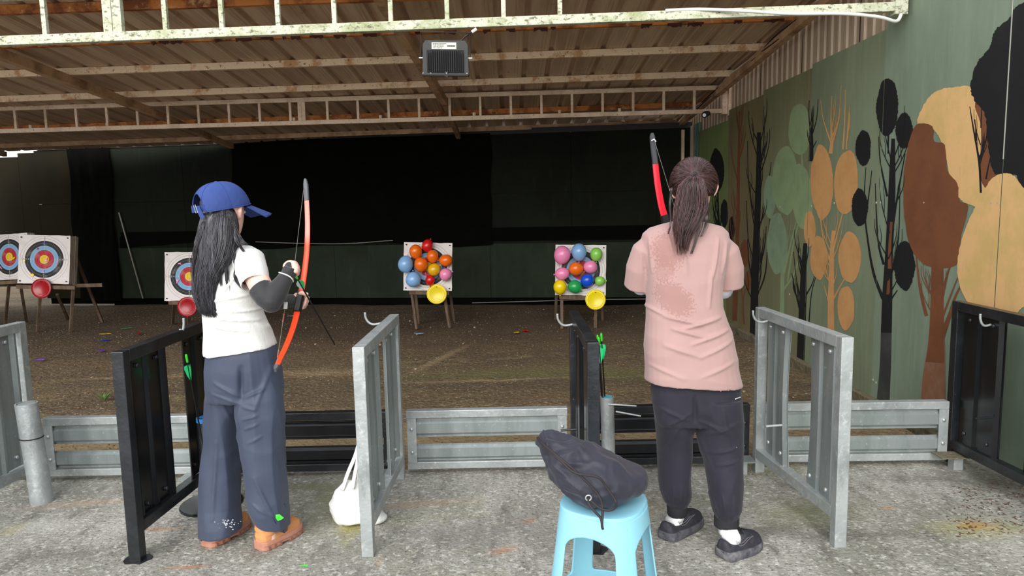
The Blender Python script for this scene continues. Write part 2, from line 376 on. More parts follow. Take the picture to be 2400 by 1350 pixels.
PM = dict(blk=paintmat('black paint', srgb(13, 14, 17), srgb(20, 21, 24)), orange=paintmat('ochre paint', srgb(206, 156, 100), srgb(192, 142, 88)),
          rust=paintmat('rust brown paint', srgb(122, 74, 44), srgb(108, 64, 38)), lg=paintmat('pale green paint', srgb(138, 160, 118), srgb(126, 148, 110)),
          och=paintmat('sand ochre paint', srgb(226, 182, 124), srgb(204, 174, 106)), sage=paintmat('sage paint', srgb(132, 156, 126), srgb(122, 144, 116)),
          dk=paintmat('smoky black paint', srgb(48, 52, 50), srgb(70, 74, 68)), br2=paintmat('faded rust paint', srgb(134, 92, 66), srgb(148, 116, 92)))
layer = [0]
def smooth_closed(P, sub=6, jag=0.0):
    out = []; n = len(P)
    for i in range(n):
        p0, p1, p2, p3 = P[i - 1], P[i], P[(i + 1) % n], P[(i + 2) % n]
        for k in range(sub):
            t = k / sub
            q = [0.5 * ((2 * p1[a]) + (-p0[a] + p2[a]) * t + (2 * p0[a] - 5 * p1[a] + 4 * p2[a] - p3[a]) * t * t + (-p0[a] + 3 * p1[a] - 3 * p2[a] + p3[a]) * t ** 3) for a in (0, 1)]
            out.append((q[0] + rnd.uniform(-jag, jag), q[1] + rnd.uniform(-jag, jag)))
    return out
def smooth_open(P, sub=5):
    P = [V(p) for p in P]; out = []
    for i in range(len(P) - 1):
        p0 = P[max(i - 1, 0)]; p1 = P[i]; p2 = P[i + 1]; p3 = P[min(i + 2, len(P) - 1)]
        for k in range(sub):
            t = k / sub
            out.append(0.5 * ((2 * p1) + (-p0 + p2) * t + (2 * p0 - 5 * p1 + 4 * p2 - p3) * t * t + (-p0 + 3 * p1 - 3 * p2 + p3) * t ** 3))
    out.append(P[-1]); return out
def add_paint(name, polys, m, strip=False):
    """flat paint on the boards, a millimetre proud, cut at the board seams"""
    layer[0] += 1; xx = XW - .0004 - .00005 * layer[0]
    bm = bmesh.new()
    for poly in polys:
        vs = []; xx -= .000012
        for (px, py) in poly:
            q = W(px, py, XW); vs.append(bm.verts.new((xx, q.y, q.z)))
        if strip:
            n = len(vs) // 2
            for i in range(n - 1): bm.faces.new((vs[i], vs[i + 1], vs[2 * n - 2 - i], vs[2 * n - 1 - i]))
            continue
        es = [bm.edges.new((vs[i], vs[(i + 1) % len(vs)])) for i in range(len(vs))]
        bmesh.ops.triangle_fill(bm, use_beauty=True, use_dissolve=False, edges=es)
    for s in seams:
        for d in (-.003, .003):
            g = bm.verts[:] + bm.edges[:] + bm.faces[:]
            bmesh.ops.bisect_plane(bm, geom=g, plane_co=(0, s + d, 0), plane_no=(0, 1, 0))
    dl = [f for f in bm.faces if any(abs(f.calc_center_median().y - s) < .003 for s in seams)]
    bmesh.ops.delete(bm, geom=dl, context='FACES')
    for f in bm.faces:
        f.normal_update()
        if f.normal.x > 0: f.normal_flip()
    me = bpy.data.meshes.new(name); bm.to_mesh(me); bm.free()
    me.materials.append(m); o = bpy.data.objects.new(name, me); scene.collection.objects.link(o); o.parent = wr_
    return o
def blob(cx, cy, rx, ry, m, tilt=0, jag=1.0, name='painted_foliage', n=14):
    P = []
    for k in range(n):
        a = 2 * math.pi * k / n; r = 1 + rnd.uniform(-.05, .05)
        x = math.cos(a) * rx * r; y = math.sin(a) * ry * r
        P.append((cx + x * math.cos(tilt) - y * math.sin(tilt), cy + x * math.sin(tilt) + y * math.cos(tilt)))
    add_paint(name, [smooth_closed(P, 9, jag * .45)], PM[m])
def shape(P, m, name='painted_foliage', jag=1.0, sub=9): add_paint(name, [smooth_closed(P, sub + 3, jag * .55)], PM[m])
def strokes(lines, m, name='painted_branches'):
    polys = []
    for L in lines:
        pts = [V((p[0], p[1])) for p in L]; ws = [p[2] for p in L]
        P = smooth_open([(p.x, p.y, w) for p, w in zip(pts, ws)], 4)
        l = []; r = []
        for i, p in enumerate(P):
            t = V((P[min(i + 1, len(P) - 1)].x - P[max(i - 1, 0)].x, P[min(i + 1, len(P) - 1)].y - P[max(i - 1, 0)].y)); t.normalize()
            w = p.z / 2; l.append((p.x - t.y * w, p.y + t.x * w)); r.append((p.x + t.y * w, p.y - t.x * w))
        polys.append(l + r[::-1])
    add_paint(name, polys, PM[m], True)

# far tree behind the archer
blob(1680, 400, 17, 52, 'blk'); blob(1698, 500, 9, 34, 'blk'); blob(1715, 535, 7, 28, 'blk')
strokes([[(1686, 760, 8), (1686, 600, 6), (1682, 440, 3)], [(1700, 480, 2), (1692, 560, 3), (1688, 640, 4)]], 'blk')
# thin rust tree
strokes([[(1722, 752, 12), (1727, 600, 10), (1730, 480, 8), (1733, 260, 3)], [(1729, 420, 4), (1718, 380, 2), (1712, 330, 1.5)], [(1730, 380, 4), (1742, 340, 3), (1748, 310, 1.5)], [(1728, 560, 4), (1716, 500, 1.5)]], 'rust', 'painted_trunk')
blob(1745, 594, 10, 33, 'rust'); blob(1736, 640, 5, 22, 'rust'); blob(1754, 658, 7, 24, 'rust')
strokes([[(1744, 760, 4), (1742, 700, 3), (1752, 670, 2)], [(1742, 705, 2.5), (1735, 660, 1.5)]], 'rust')
# black tree one
strokes([[(1768, 800, 22), (1768, 720, 18), (1770, 640, 17), (1778, 420, 13), (1779, 310, 9)]], 'blk', 'painted_trunk')
strokes([[(1776, 690, 4), (1794, 640, 3), (1800, 560, 2), (1806, 500, 1.5)], [(1774, 560, 4), (1795, 470, 2), (1808, 380, 1.5)], [(1772, 520, 3), (1756, 440, 2), (1752, 330, 1.5)],
         [(1770, 620, 3), (1754, 560, 2), (1750, 470, 1.5)], [(1776, 330, 4), (1766, 310, 2), (1762, 290, 1.5)], [(1780, 420, 3), (1790, 330, 2), (1793, 270, 1.5)], [(1768, 680, 3), (1756, 620, 2), (1752, 560, 1.5)],
         [(1778, 640, 3), (1792, 580, 2), (1796, 530, 1.5)]], 'blk')
# pale green tree
strokes([[(1833, 735, 10), (1834, 660, 9), (1836, 620, 7)], [(1836, 680, 5), (1862, 640, 4), (1876, 590, 3)], [(1838, 640, 4), (1856, 560, 3), (1866, 520, 2)], [(1834, 640, 4), (1826, 600, 2)], [(1846, 660, 4), (1862, 560, 3), (1880, 500, 2)], [(1882, 400, 4), (1880, 360, 3), (1892, 350, 2)]], 'lg')
blob(1804, 462, 14, 50, 'sage'); blob(1841, 425, 30, 80, 'lg'); blob(1822, 572, 24, 70, 'sage'); blob(1880, 462, 25, 78, 'lg', -.05); blob(1874, 302, 26, 60, 'lg')
# small black top and lower black tree
strokes([[(1901, 378, 11), (1902, 330, 9), (1900, 300, 6)]], 'blk', 'painted_trunk')
strokes([[(1902, 320, 3), (1914, 280, 2), (1918, 232, 1.5)], [(1900, 310, 3), (1896, 270, 2), (1897, 235, 1.5)], [(1904, 350, 3), (1914, 330, 1.5)]], 'blk')
strokes([[(1876, 856, 18), (1880, 760, 18), (1884, 640, 14), (1888, 570, 9)]], 'blk', 'painted_trunk')
strokes([[(1880, 710, 4), (1868, 660, 2), (1860, 590, 1.5)], [(1884, 700, 4), (1906, 660, 2), (1914, 610, 1.5)], [(1878, 740, 3), (1866, 690, 2), (1856, 640, 1.5)], [(1896, 760, 3), (1902, 690, 2), (1912, 650, 1.5)]], 'blk')
# ochre tree
strokes([[(1948, 775, 16), (1948, 700, 14), (1950, 600, 11), (1954, 540, 8)]], 'orange', 'painted_trunk')
strokes([[(1947, 360, 9), (1950, 330, 7), (1948, 280, 3), (1950, 225, 1.5)], [(1950, 340, 4), (1930, 280, 2), (1924, 235, 1.5)], [(1952, 335, 4), (1966, 280, 2), (1972, 200, 1.5)], [(1976, 350, 4), (1980, 290, 3), (1982, 210, 1.5)],
         [(1984, 350, 4), (1988, 290, 2), (1992, 250, 1.5)], [(1950, 600, 4), (1970, 520, 3), (1980, 480, 2)], [(1948, 620, 4), (1930, 560, 3), (1922, 500, 2)], [(1954, 700, 4), (1976, 660, 3), (1990, 640, 2)], [(1946, 720, 3), (1932, 670, 2)]], 'orange')
blob(1927, 428, 26, 86, 'orange', -.03); blob(1984, 428, 28, 74, 'orange', .05); blob(1898, 536, 14, 42, 'orange'); blob(1919, 604, 20, 52, 'orange'); blob(1992, 604, 26, 60, 'orange'); blob(1983, 722, 20, 52, 'orange')
# big black tree with oval crowns
strokes([[(2070, 944, 30), (2076, 850, 26), (2078, 760, 25)], ], 'dk', 'painted_trunk')
strokes([[(2078, 780, 25), (2080, 700, 24), (2084, 600, 18), (2090, 480, 17), (2092, 400, 14), (2094, 325, 8)]], 'blk', 'painted_trunk')
strokes([[(2070, 700, 8), (2048, 640, 6), (2034, 560, 4), (2026, 480, 3), (2030, 392, 1.5)], [(2072, 620, 6), (2058, 560, 4), (2052, 430, 1.5)], [(2080, 460, 5), (2064, 380, 3), (2060, 320, 1.5)],
         [(2092, 540, 5), (2104, 460, 4), (2122, 360, 2)], [(2090, 640, 5), (2106, 560, 3), (2110, 440, 1.5)], [(2082, 360, 3), (2084, 300, 2)], [(2034, 480, 3), (2044, 400, 1.5)], [(2090, 700, 4), (2104, 680, 2)]], 'blk')
strokes([[(2086, 630, 9), (2086, 580, 7), (2090, 520, 6)], [(2082, 690, 8), (2084, 650, 5)]], 'rust')
blob(2080, 252, 25, 70, 'blk', .02, 2.2); blob(2120, 306, 20, 42, 'blk', .02, 2.2); blob(2024, 347, 18, 42, 'blk', 0, 2.2); blob(2016, 486, 19, 44, 'blk', 0, 2.2); blob(2121, 623, 24, 57, 'blk', 0, 2.2)
# rust tree with ochre crown
strokes([[(2188, 946, 58), (2190, 880, 52), (2195, 820, 42), (2196, 770, 34)]], 'br2', 'painted_trunk')
strokes([[(2192, 850, 44), (2196, 780, 34), (2198, 620, 28)]], 'rust', 'painted_trunk')
strokes([[(2172, 740, 8), (2158, 680, 6), (2148, 600, 3)], [(2204, 800, 16), (2226, 740, 9), (2242, 690, 5), (2270, 640, 3)], [(2208, 700, 8), (2222, 640, 5), (2238, 600, 3)], [(2204, 760, 5), (2226, 700, 4), (2250, 640, 2)]], 'rust')
shape([(2150, 290), (2180, 225), (2230, 205), (2290, 215), (2310, 330), (2330, 480), (2270, 478), (2235, 440), (2210, 340), (2185, 300)], 'och', jag=2)
shape([(2150, 292), (2186, 296), (2190, 330), (2215, 340), (2222, 400), (2245, 430), (2250, 470), (2270, 485), (2252, 560), (2242, 620), (2180, 625), (2140, 590), (2122, 520), (2118, 420), (2132, 330)], 'rust', jag=1.5, sub=4)
shape([(2286, 245), (2312, 230), (2340, 330), (2330, 440), (2300, 420), (2300, 300)], 'rust')
# big black tree at the right edge
shape([(2285, 236), (2276, 200), (2290, 150), (2320, 110), (2335, 70), (2370, 40), (2378, 20), (2420, 20), (2470, 200), (2470, 430), (2400, 440), (2380, 410), (2335, 410), (2318, 350), (2310, 270)], 'blk', jag=3)
strokes([[(2300, 452, 5), (2296, 380, 5), (2284, 310, 4), (2274, 250, 2)], [(2296, 370, 4), (2312, 330, 3), (2322, 260, 2)], [(2312, 420, 4), (2320, 380, 3), (2330, 340, 2)], [(2290, 330, 3), (2286, 280, 2)], [(2300, 300, 3), (2302, 250, 2)]], 'blk')
strokes([[(2400, 432, 14), (2405, 460, 8), (2404, 500, 4)]], 'blk')
shape([(2300, 460), (2330, 415), (2370, 408), (2400, 440), (2460, 520), (2460, 700), (2400, 720), (2370, 745), (2300, 735), (2258, 690), (2245, 620), (2262, 540)], 'och', jag=1.5)

def twigs(trunk, n, spread, ln, m, seed):
    # bare twigs leaving a painted trunk, rising and curving upwards
    r_ = random.Random(seed); L = []
    for k in range(n):
        t = r_.random(); i = min(int(t * (len(trunk) - 1)), len(trunk) - 2); f = t * (len(trunk) - 1) - i
        x = trunk[i][0] * (1 - f) + trunk[i + 1][0] * f; y = trunk[i][1] * (1 - f) + trunk[i + 1][1] * f
        s = r_.choice((-1, 1)); d = spread * r_.uniform(.4, 1); h = ln * r_.uniform(.6, 1.1)
        L.append([(x, y, 2.6), (x + s * d * .6, y - h * .35, 1.9), (x + s * d, y - h * .7, 1.4), (x + s * d * 1.05, y - h, .8)])
        L.append([(x + s * d * .6, y - h * .35, 1.4), (x + s * d * .55, y - h * .6, 1.1), (x + s * d * .7, y - h * .85, .7)])
    strokes(L, m)
twigs([(1768, 720), (1772, 600), (1778, 420), (1779, 340)], 16, 26, 110, 'blk', 1)
twigs([(1727, 600), (1733, 300)], 8, 14, 80, 'rust', 2)
twigs([(1835, 690), (1838, 600), (1850, 560)], 6, 24, 90, 'sage', 3); twigs([(1880, 760), (1886, 620)], 9, 24, 90, 'blk', 4)
twigs([(1948, 700), (1952, 560)], 9, 26, 90, 'orange', 5); twigs([(2080, 700), (2090, 460), (2093, 360)], 12, 40, 130, 'blk', 6)
twigs([(1684, 600), (1683, 420)], 9, 16, 70, 'blk', 7); twigs([(2198, 760), (2200, 660)], 5, 40, 110, 'rust', 8); twigs([(1902, 350), (1900, 290)], 4, 10, 60, 'blk', 9)
twigs([(1949, 350), (1950, 300)], 4, 22, 80, 'orange', 10); twigs([(1984, 350), (1986, 310)], 3, 10, 80, 'orange', 11); twigs([(2296, 400), (2300, 330)], 6, 20, 90, 'blk', 12)

# bolts in the boards, camera, conduit, cables, roof edge angle
mb = MB()
for px, py in ((2054, 475), (2064, 475), (2324, 475), (2339, 475), (2046, 890), (2053, 897), (1829, 485), (1902, 483), (1955, 476), (2166, 475), (1720, 620), (1850, 690)):
    q = W(px, py); mb.ell(q, (.004, 0, 0), (0, .009, 0), 8, 5, w=(0, 0, .009))
tag(obj('screw', mb, MT['seam'], wr_), kind='stuff')
for k, (dz, dy, m, r) in enumerate(((-.05, 0, 'white', .008), (-.08, 0, 'rafter', .012), (-.1, 0, 'dark', .006), (-.065, .03, 'dark', .007))):
    pts = [RP(2.44 - .02 * math.sin(i * 1.3 + k), 4.7 + i * .45, dz - .03 * abs(math.sin(i * .9 + k))) for i in range(13)]
    tag(obj('roof_cable', MB().tube(smooth_open(pts, 4), r, 6), MT[m], smooth='all'), ['white', 'tan', 'thick black', 'thin black'][k] + ' cable running along the top of the mural wall', 'cable')
o = obj('trim_3', MB().beam(RP(2.5, 4.7, -.09), RP(2.5, 10.5, -.06), .04, .10), MT['rusty']); tag(o, kind='structure')
pts = [D(1560, 25, 4.55), D(1640, 22, 4.55), D(1750, 26, 4.5), D(1850, 32, 4.45), D(1975, 32, 4.42), D(2060, 40, 4.42), D(2100, 50, 4.45), D(2112, 34, 4.5)]
pts = [V((min(p.x, 2.54), p.y, p.z)) for p in pts]
tag(obj('conduit', MB().tube(smooth_open(pts, 5), .011, 8), MT['white'], smooth='all'), 'white curved conduit hanging under the front truss at right', 'pipe')
c = thing('security_camera', 'small dark camera under the right end of the second truss', 'camera')
q = D(1652, 268, 8.2); obj('camera_body', MB().tube([q + V((.06, .08, .02)), q, q + V((-.01, -.02, -.01))], [.03, .035, .035], 12), MT['blackplastic'], c, smooth=True)
obj('lens', MB().tube([q + V((-.0105, -.0195, -.01)), q + V((-.014, -.03, -.012))], .02, 12), MT['bolt'], c, smooth=True)
obj('mount', MB().tube([q + V((.03, .05, .04)), q + V((.03, .09, .07))], .01, 8), MT['white'], c)

# ---------------------------------------------------------------- back wall
wb_ = struct('wall_back', 'dark green back boards hung with black shade net')
def byy(x): return 10.40 - .142 * (x - 0.0)     # distance of the back wall at x
bang = math.atan(-.142)
def bw(x, z, d=0.0): return V((x, byy(x) - d, z))
def bpanel(x0, x1, z0, z1, m, d=0.0, th=.015):
    P = [bw(x0 + .002, z0, d), bw(x1 - .002, z0, d), bw(x1 - .002, z1, d), bw(x0 + .002, z1, d)]
    obj('back_board', MB().prism(P, (0, th, 0)), MT[m], wb_)
xs = [-7.78, -6.42, -5.2, -3.98, -2.76, -1.54, -.32, .9, 2.12, 2.66]
for i in range(len(xs) - 1):
    m0 = 'leftpanel' if i == 0 else 'backpanel'
    bpanel(xs[i], xs[i + 1], .92, 1.66, m0, .0); bpanel(xs[i], xs[i + 1], 1.662, 2.53, m0, .006)
    bpanel(xs[i], xs[i + 1], .10, .918, 'leftpanel' if i == 0 else 'backlow', .012)
bpanel(-8.08, -7.78, .3, 2.50, 'leftpanel', .0); bpanel(-9.2, -8.08, .3, 2.44, 'leftpanel', .0)
obj('seam_light_block', MB().prism([bw(-7.75, .0, -.04), bw(2.7, .0, -.04), bw(2.7, 2.53, -.04), bw(-7.75, 2.53, -.04)], (0, .01, 0)), MT['net'], wb_)  # sheet added behind the boards to stop sky light in the seams
obj('top_rail', MB().beam(bw(-7.7, 2.57), bw(2.6, 2.57), .05, .08), MT['dark'], wb_)
obj('base_gap_shade', MB().beam(bw(-6.6, .04, -.06), bw(2.66, .04, -.06), .03, .16), MT['net'], wb_)  # solid near-black bar put in for the shade of the gap under the boards
obj('edge_batten', MB().beam(bw(2.47, .0, .05), bw(2.47, 2.5, .05), .04, .04, up=(0, 1, 0)), MT['truss2'], wb_)
obj('fallen_batten', MB().beam(bw(-6.33, 1.5, .04), bw(-6.02, .1, .06), .018, .018, up=(0, 1, 0)), MT['rope'], wb_)
def net_sheet(x0, x1, z0, z1, d, amp, edge=.05, nx=60, nz=24, seed=0):
    vs = []; fs = []
    for j in range(nz + 1):
        for i in range(nx + 1):
            u = i / nx; v = j / nz
            zb = z0(x0 + (x1 - x0) * u) if callable(z0) else z0
            x = x0 + (x1 - x0) * u + edge * noise.noise(V((seed, v * 3, 0)))
            z = zb + (z1 - zb) * v
            dd = d + amp * abs(noise.noise(V((x * 2.2 + seed, z * .8, seed)))) + amp * .5 * abs(noise.noise(V((x * 7, z * 1.2, seed))))
            vs.append(bw(x, z, dd))
    for j in range(nz):
        for i in range(nx): a = j * (nx + 1) + i; fs.append((a, a + 1, a + nx + 2, a + nx + 1))
    return MB().add(vs, fs)
obj('shade_net', net_sheet(-4.35, -.28, lambda x: .93 + .05 * math.sin(x * 2), 2.55, .03, .06, seed=1), MT['net'], wb_, smooth='all')
obj('shade_net', net_sheet(-7.15, -6.42, .06, 2.55, .05, .05, .12, seed=2), MT['net'], wb_, smooth='all')
obj('shade_net', net_sheet(-6.35, -4.3, lambda x: .95 + .06 * (x + 6), 1.18, .03, .03, seed=3), MT['net'], wb_, smooth='all')
obj('shade_net', net_sheet(-.3, 2.4, lambda x: .96, 1.16, .03, .03, seed=4), MT['net'], wb_, smooth='all')
wl = struct('wall_left', 'unseen dark boards closing the range at far left to keep light out')  # unseen wall, closed off to keep the back of the range dark
obj('board', MB().box((-8.75, 7.6, 1.2), (.02, 6.6, 2.4)), MT['leftpanel'], wl)
pts = [bw(-4.0, 1.0, .12), bw(-3.2, .965, .14), bw(-2.5, .955, .14), bw(-1.95, .985, .12), bw(-1.8, .99, .1)]
tag(obj('rope', MB().tube(smooth_open(pts, 8), .006, 6), MT['rope'], smooth='all'), 'thin pale rope sagging across the black net', 'rope')
pts = [bw(-.6, .05, .25), bw(.4, .07, .2), bw(1.0, .09, .2), bw(2.2, .1, .2)]
tag(obj('rope', MB().tube(smooth_open(pts, 8), .006, 6), MT['rope'], smooth='all'), 'thin pale rope lying along the foot of the back wall', 'rope')

# ---------------------------------------------------------------- lane dividers
def divider(x, key, pk, label, y0=2.785, y1=3.62, hook=None, dx=0, twist=False, base=True, peg=0):
    t = thing('lane_divider', label, 'barrier', 'steel lane dividers', loc=(x, y0, 0))
    m = MT[key]; mp = MT[pk]; L = y1 - y0; z0, z1 = .115, .90; w = .05
    obj('near_post', MB().box((0, 0, z1 / 2), (w, w, z1)), m, t, bevel=.003)
    obj('far_post', MB().box((dx, L, (z1 + .0) / 2), (w, w, z1 - .0)), m, t, bevel=.003)
    obj('top_rail', MB().beam((0, w / 2, z1 - w / 2), (dx, L - w / 2, z1 - w / 2), w, w), m, t, bevel=.003)
    obj('bottom_rail', MB().beam((0, w / 2, z0 + w / 2), (dx, L - w / 2, z0 + w / 2 - .03), w, w), m, t, bevel=.003)
    # two pressed vertical slats
    sw = (L - w) / 2 * .74
    for k, ya in enumerate((w / 2 + .02, L - w / 2 - .02 - sw)):
        pr = [(0, 0), (0, .018), (.012, .018), (.02, 0), (sw * .42, 0), (sw * .46, .012), (sw * .54, .012), (sw * .58, 0), (sw - .02, 0), (sw - .012, .018), (sw, .018), (sw, 0)]
        pr = [(0, .018), (.014, .018), (.03, 0), (sw * .42, 0), (sw * .47, .012), (sw * .53, .012), (sw * .58, 0), (sw - .03, 0), (sw - .014, .018), (sw, .018)]
        fx = dx * ya / L
        bend = .03 if twist else 0
        mb = corr_sheet(pr, (fx - .004, ya, z0 + .03), (0, 1, 0), (1, 0, 0), (0, 0, z1 - .05 - z0), .002)
        if twist:
            sg = 1 if k == 0 else -1
            vs = []; n0 = len(mb.v)
            mb2 = MB(); segs = 8
            half = n0 // 2; poly = [V(p) for p in mb.v[:half]]; H_ = z1 - .05 - z0
            rs = []
            for q in range(segs + 1):
                tt = q / segs; b = math.sin(math.pi * tt) * .035
                row = []
                for p in poly:
                    fr = (p.y - ya) / sw; e = fr if k == 0 else 1 - fr
                    row.append(V((p.x, p.y - sg * b * e ** 3, p.z + H_ * tt)))
                rs.append(row)
            mb2.rings(rs, True); mb = mb2
        obj('slat', mb, mp, t)
        for zz in (z0 + .085, z1 - w - .035):
            for yy in (ya + sw * .22, ya + sw * .78):
                obj('bolt', MB().ell((fx + .002, yy, zz), (.010, 0, 0), (0, .011, 0), 10, 6, w=(0, 0, .011)), MT['bolt'] if key == 'galv' else MT['black'], t, smooth='all')
                obj('bolt', MB().ell((fx - .006, yy, zz), (.010, 0, 0), (0, .011, 0), 10, 6, w=(0, 0, .011)), MT['bolt'] if key == 'galv' else MT['black'], t, smooth='all')
    if hook:
        s, yh, zz = hook
        pts = [(dx * yh / L + s * .02, yh, zz), (dx * yh / L + s * .06, yh, zz - .006), (dx * yh / L + s * .085, yh, zz + .006), (dx * yh / L + s * .098, yh, zz + .03), (dx * yh / L + s * .10, yh, zz + .055)]
        obj('hook', MB().tube(smooth_open(pts, 4), .006, 8), m if key == 'galv' else MT['galv'], t, smooth='all')
    if peg:
        obj('peg', MB().tube([(dx * .6 + peg * .02, L * .62, .36), (dx * .6 + peg * .10, L * .62, .355)], .006, 8), m, t)
    if base and key == 'black':
        obj('paint_spill', MB().prism([V((.06 * math.cos(k * .52) * (1 + .12 * math.sin(k * 2.7)), .045 * math.sin(k * .52) * (1 + .12 * math.cos(k * 3.1)), .0005)) for k in range(12)], (0, 0, .002)), m, t)
    return t
dv = [divider(-2.62, 'galv', 'galvpanel', 'silver lane divider cut by the left edge of the photo'),
      divider(-1.61, 'black', 'blackpanel', 'black lane divider standing left of the woman in the blue cap', hook=(.3, .5, .9)),
      divider(-.63, 'galv', 'galvpanel', 'silver lane divider beside the white tote bag', hook=(-1, .60, .895)),
      divider(.326, 'black', 'blackpanel', 'black lane divider behind the blue plastic stool', hook=(-1, .66, .86), dx=0, peg=-1),
      divider(1.36, 'galv', 'galvpanel', 'silver lane divider with bent slats right of the woman in pink', hook=(-1, .70, .85), dx=-.04, twist=True, peg=-1),
      divider(2.40, 'black', 'blackpanel', 'black lane divider standing against the mural wall at right', y0=2.80, y1=3.70, dx=.02, hook=(-.7, .62, .82), peg=-1)]
dv[0]['label'] = 'silver lane divider cut by the left edge of the photo'

# ---------------------------------------------------------------- low rails between the dividers
def lowrail(xa, xb, key, pk, label, ya=3.70, yb=3.70):
    t = thing('low_rail', label, 'barrier', 'low steel rails along the slab edge', loc=(xa, ya, 0))
    m = MT[key]; mp = MT[pk]; d = V((xb - xa, yb - ya, 0)); n = V((d.y, -d.x, 0)).normalized(); e = d.normalized()
    obj('top_rail', MB().beam(V((0, 0, .336)), d + V((0, 0, .336)), .05, .042), m, t, bevel=.003)
    obj('bottom_rail', MB().beam(V((0, 0, .046)), d + V((0, 0, .046)), .05, .040), m, t, bevel=.003)
    for za, zb in ((.205, .309), (.070, .166)):
        h = zb - za
        pr = [(0, .004), (h * .10, .004), (h * .24, .018), (h * .76, .018), (h * .90, .004), (h, .004)]
        obj('slat', corr_sheet(pr, V((0, 0, za)) + n * .004 + e * .03, (0, 0, 1), n, d - e * .06, .002), mp, t)
    for q in (0, 1):
        c = e * (.03 if q == 0 else d.length - .03) + V((0, 0, .19))
        ex = MB(); ex.beam(c - V((0, 0, .125)) + n * .027, c + V((0, 0, .125)) + n * .027, .05, .006, up=n)
        obj('end_plate', ex, m, t)
        for zz in (-.065, .065):
            obj('bolt', MB().ell(c + n * .031 + V((0, 0, zz)), (.011, 0, 0), (0, .008, 0), 10, 6, w=(0, 0, .011)), MT['bolt'] if key == 'galv' else MT['black'], t, smooth='all')
    return t
lowrail(-3.56, -2.655, 'black', 'blackpanel', 'black low rail beyond the leftmost silver divider')
lowrail(-2.585, -1.70, 'galv', 'galvpanel', 'silver low rail left of the woman in the blue cap')
lowrail(-1.64, -.665, 'black', 'blackpanel', 'black low rail behind the woman in the blue cap')
lowrail(-.595, .29, 'galv', 'galvpanel', 'silver low rail in the empty lane behind the drawstring bag')
lowrail(.36, 1.29, 'black', 'blackpanel', 'black low rail behind the legs of the woman in pink')
lowrail(1.36, 2.368, 'galv', 'galvpanel', 'silver low rail at the foot of the mural wall', 3.70, 3.68)
for x, l in ((1.20, 'small steel foot plate under the rail beside the bent silver divider'), (2.36, 'rusty steel foot plate under the rail by the mural wall'), (-1.72, 'white edge of a foot plate behind the left black divider'), (-.755, 'short steel foot under the rail beside the tote bag divider')):
    t = thing('foot_plate', l, 'bracket', loc=(x, 3.60, 0))
    obj('plate', MB().box((0, 0, .075 if x > 0 else .04), (.17, .10, .006)), MT['plinth'] if x > 2 else MT['galvpanel'], t)
    obj('stub_post', MB().box((.02, 0, .036 if x > 0 else .018), (.05, .05, .072 if x > 0 else .036)), MT['galv'], t)

# ---------------------------------------------------------------- pipe quivers and arrows
def pipe(x, y, h, r, key, inner, label, lean=(0, 0), base=0, band=None, ri=.86):
    t = thing('pipe_quiver', label, 'quiver', loc=(x, y, 0))
    n = 28; mb = MB(); top = V((lean[0], lean[1], h))
    prof = [(r * .98, 0), (r, .01), (r, .045), (r * .97, .055), (r * .97, h), (r * ri, h), (r * ri, h - .12), (r * ri, .02)]
    M_ = Matrix(((1, 0, lean[0] / h, 0), (0, 1, lean[1] / h, 0), (0, 0, 1, 0), (0, 0, 0, 1)))
    mb.lathe(prof, n, M_); obj('tube', mb, MT[key], t, smooth=True)
    obj('lining', MB().lathe([(r * ri - .0005, h - .002), (r * ri - .003, h - .002), (r * ri - .003, h - .10), (r * ri - .0005, h - .10)], n, M_), inner, t, smooth=True)
    if band: obj('clamp_wire', MB().lathe([(r * .985, band), (r * 1.03, band + .002), (r * .985, band + .006)], n, M_), MT['dark'], t)
    if base: obj('round_base', MB().lathe([(base, 0), (base, .008), (base * .97, .012), (.0, .012)], 32), MT['blackpanel'], t)
    return t
tealm = mat('teal paint', srgb(70, 170, 190), .6, layers=[(20, I3, srgb(190, 200, 190), .5, .62, .8)])
bluem = mat('blue paint', srgb(40, 120, 190), .5, layers=[(20, I3, srgb(30, 90, 150), .5, .62, .8)])
pipe(-2.43, 3.40, .515, .052, 'galv', MT['galv'], 'thick silver pipe quiver at the far left', lean=(-.045, .02), band=.335, ri=.80)
qm = pipe(.478, 3.40, .495, .036, 'galv', tealm, 'silver pipe quiver with a teal painted rim holding arrows', lean=(-.01, 0))
obj('side_rod', MB().tube([(-.01, -.035, .465), (.13, -.05, .457)], .0045, 8), MT['galv'], qm)
obj('side_rod', MB().tube([(.03, -.03, .425), (.15, -.06, .408)], .0045, 8), MT['galv'], qm)
pb = pipe(-1.53, 3.33, .455, .040, 'black', bluem, 'black pipe quiver with a blue rim on a round base', base=.15)
obj('rim', MB().lathe([(.041, .43), (.044, .43), (.044, .452), (.041, .452)], 24), bluem, pb)

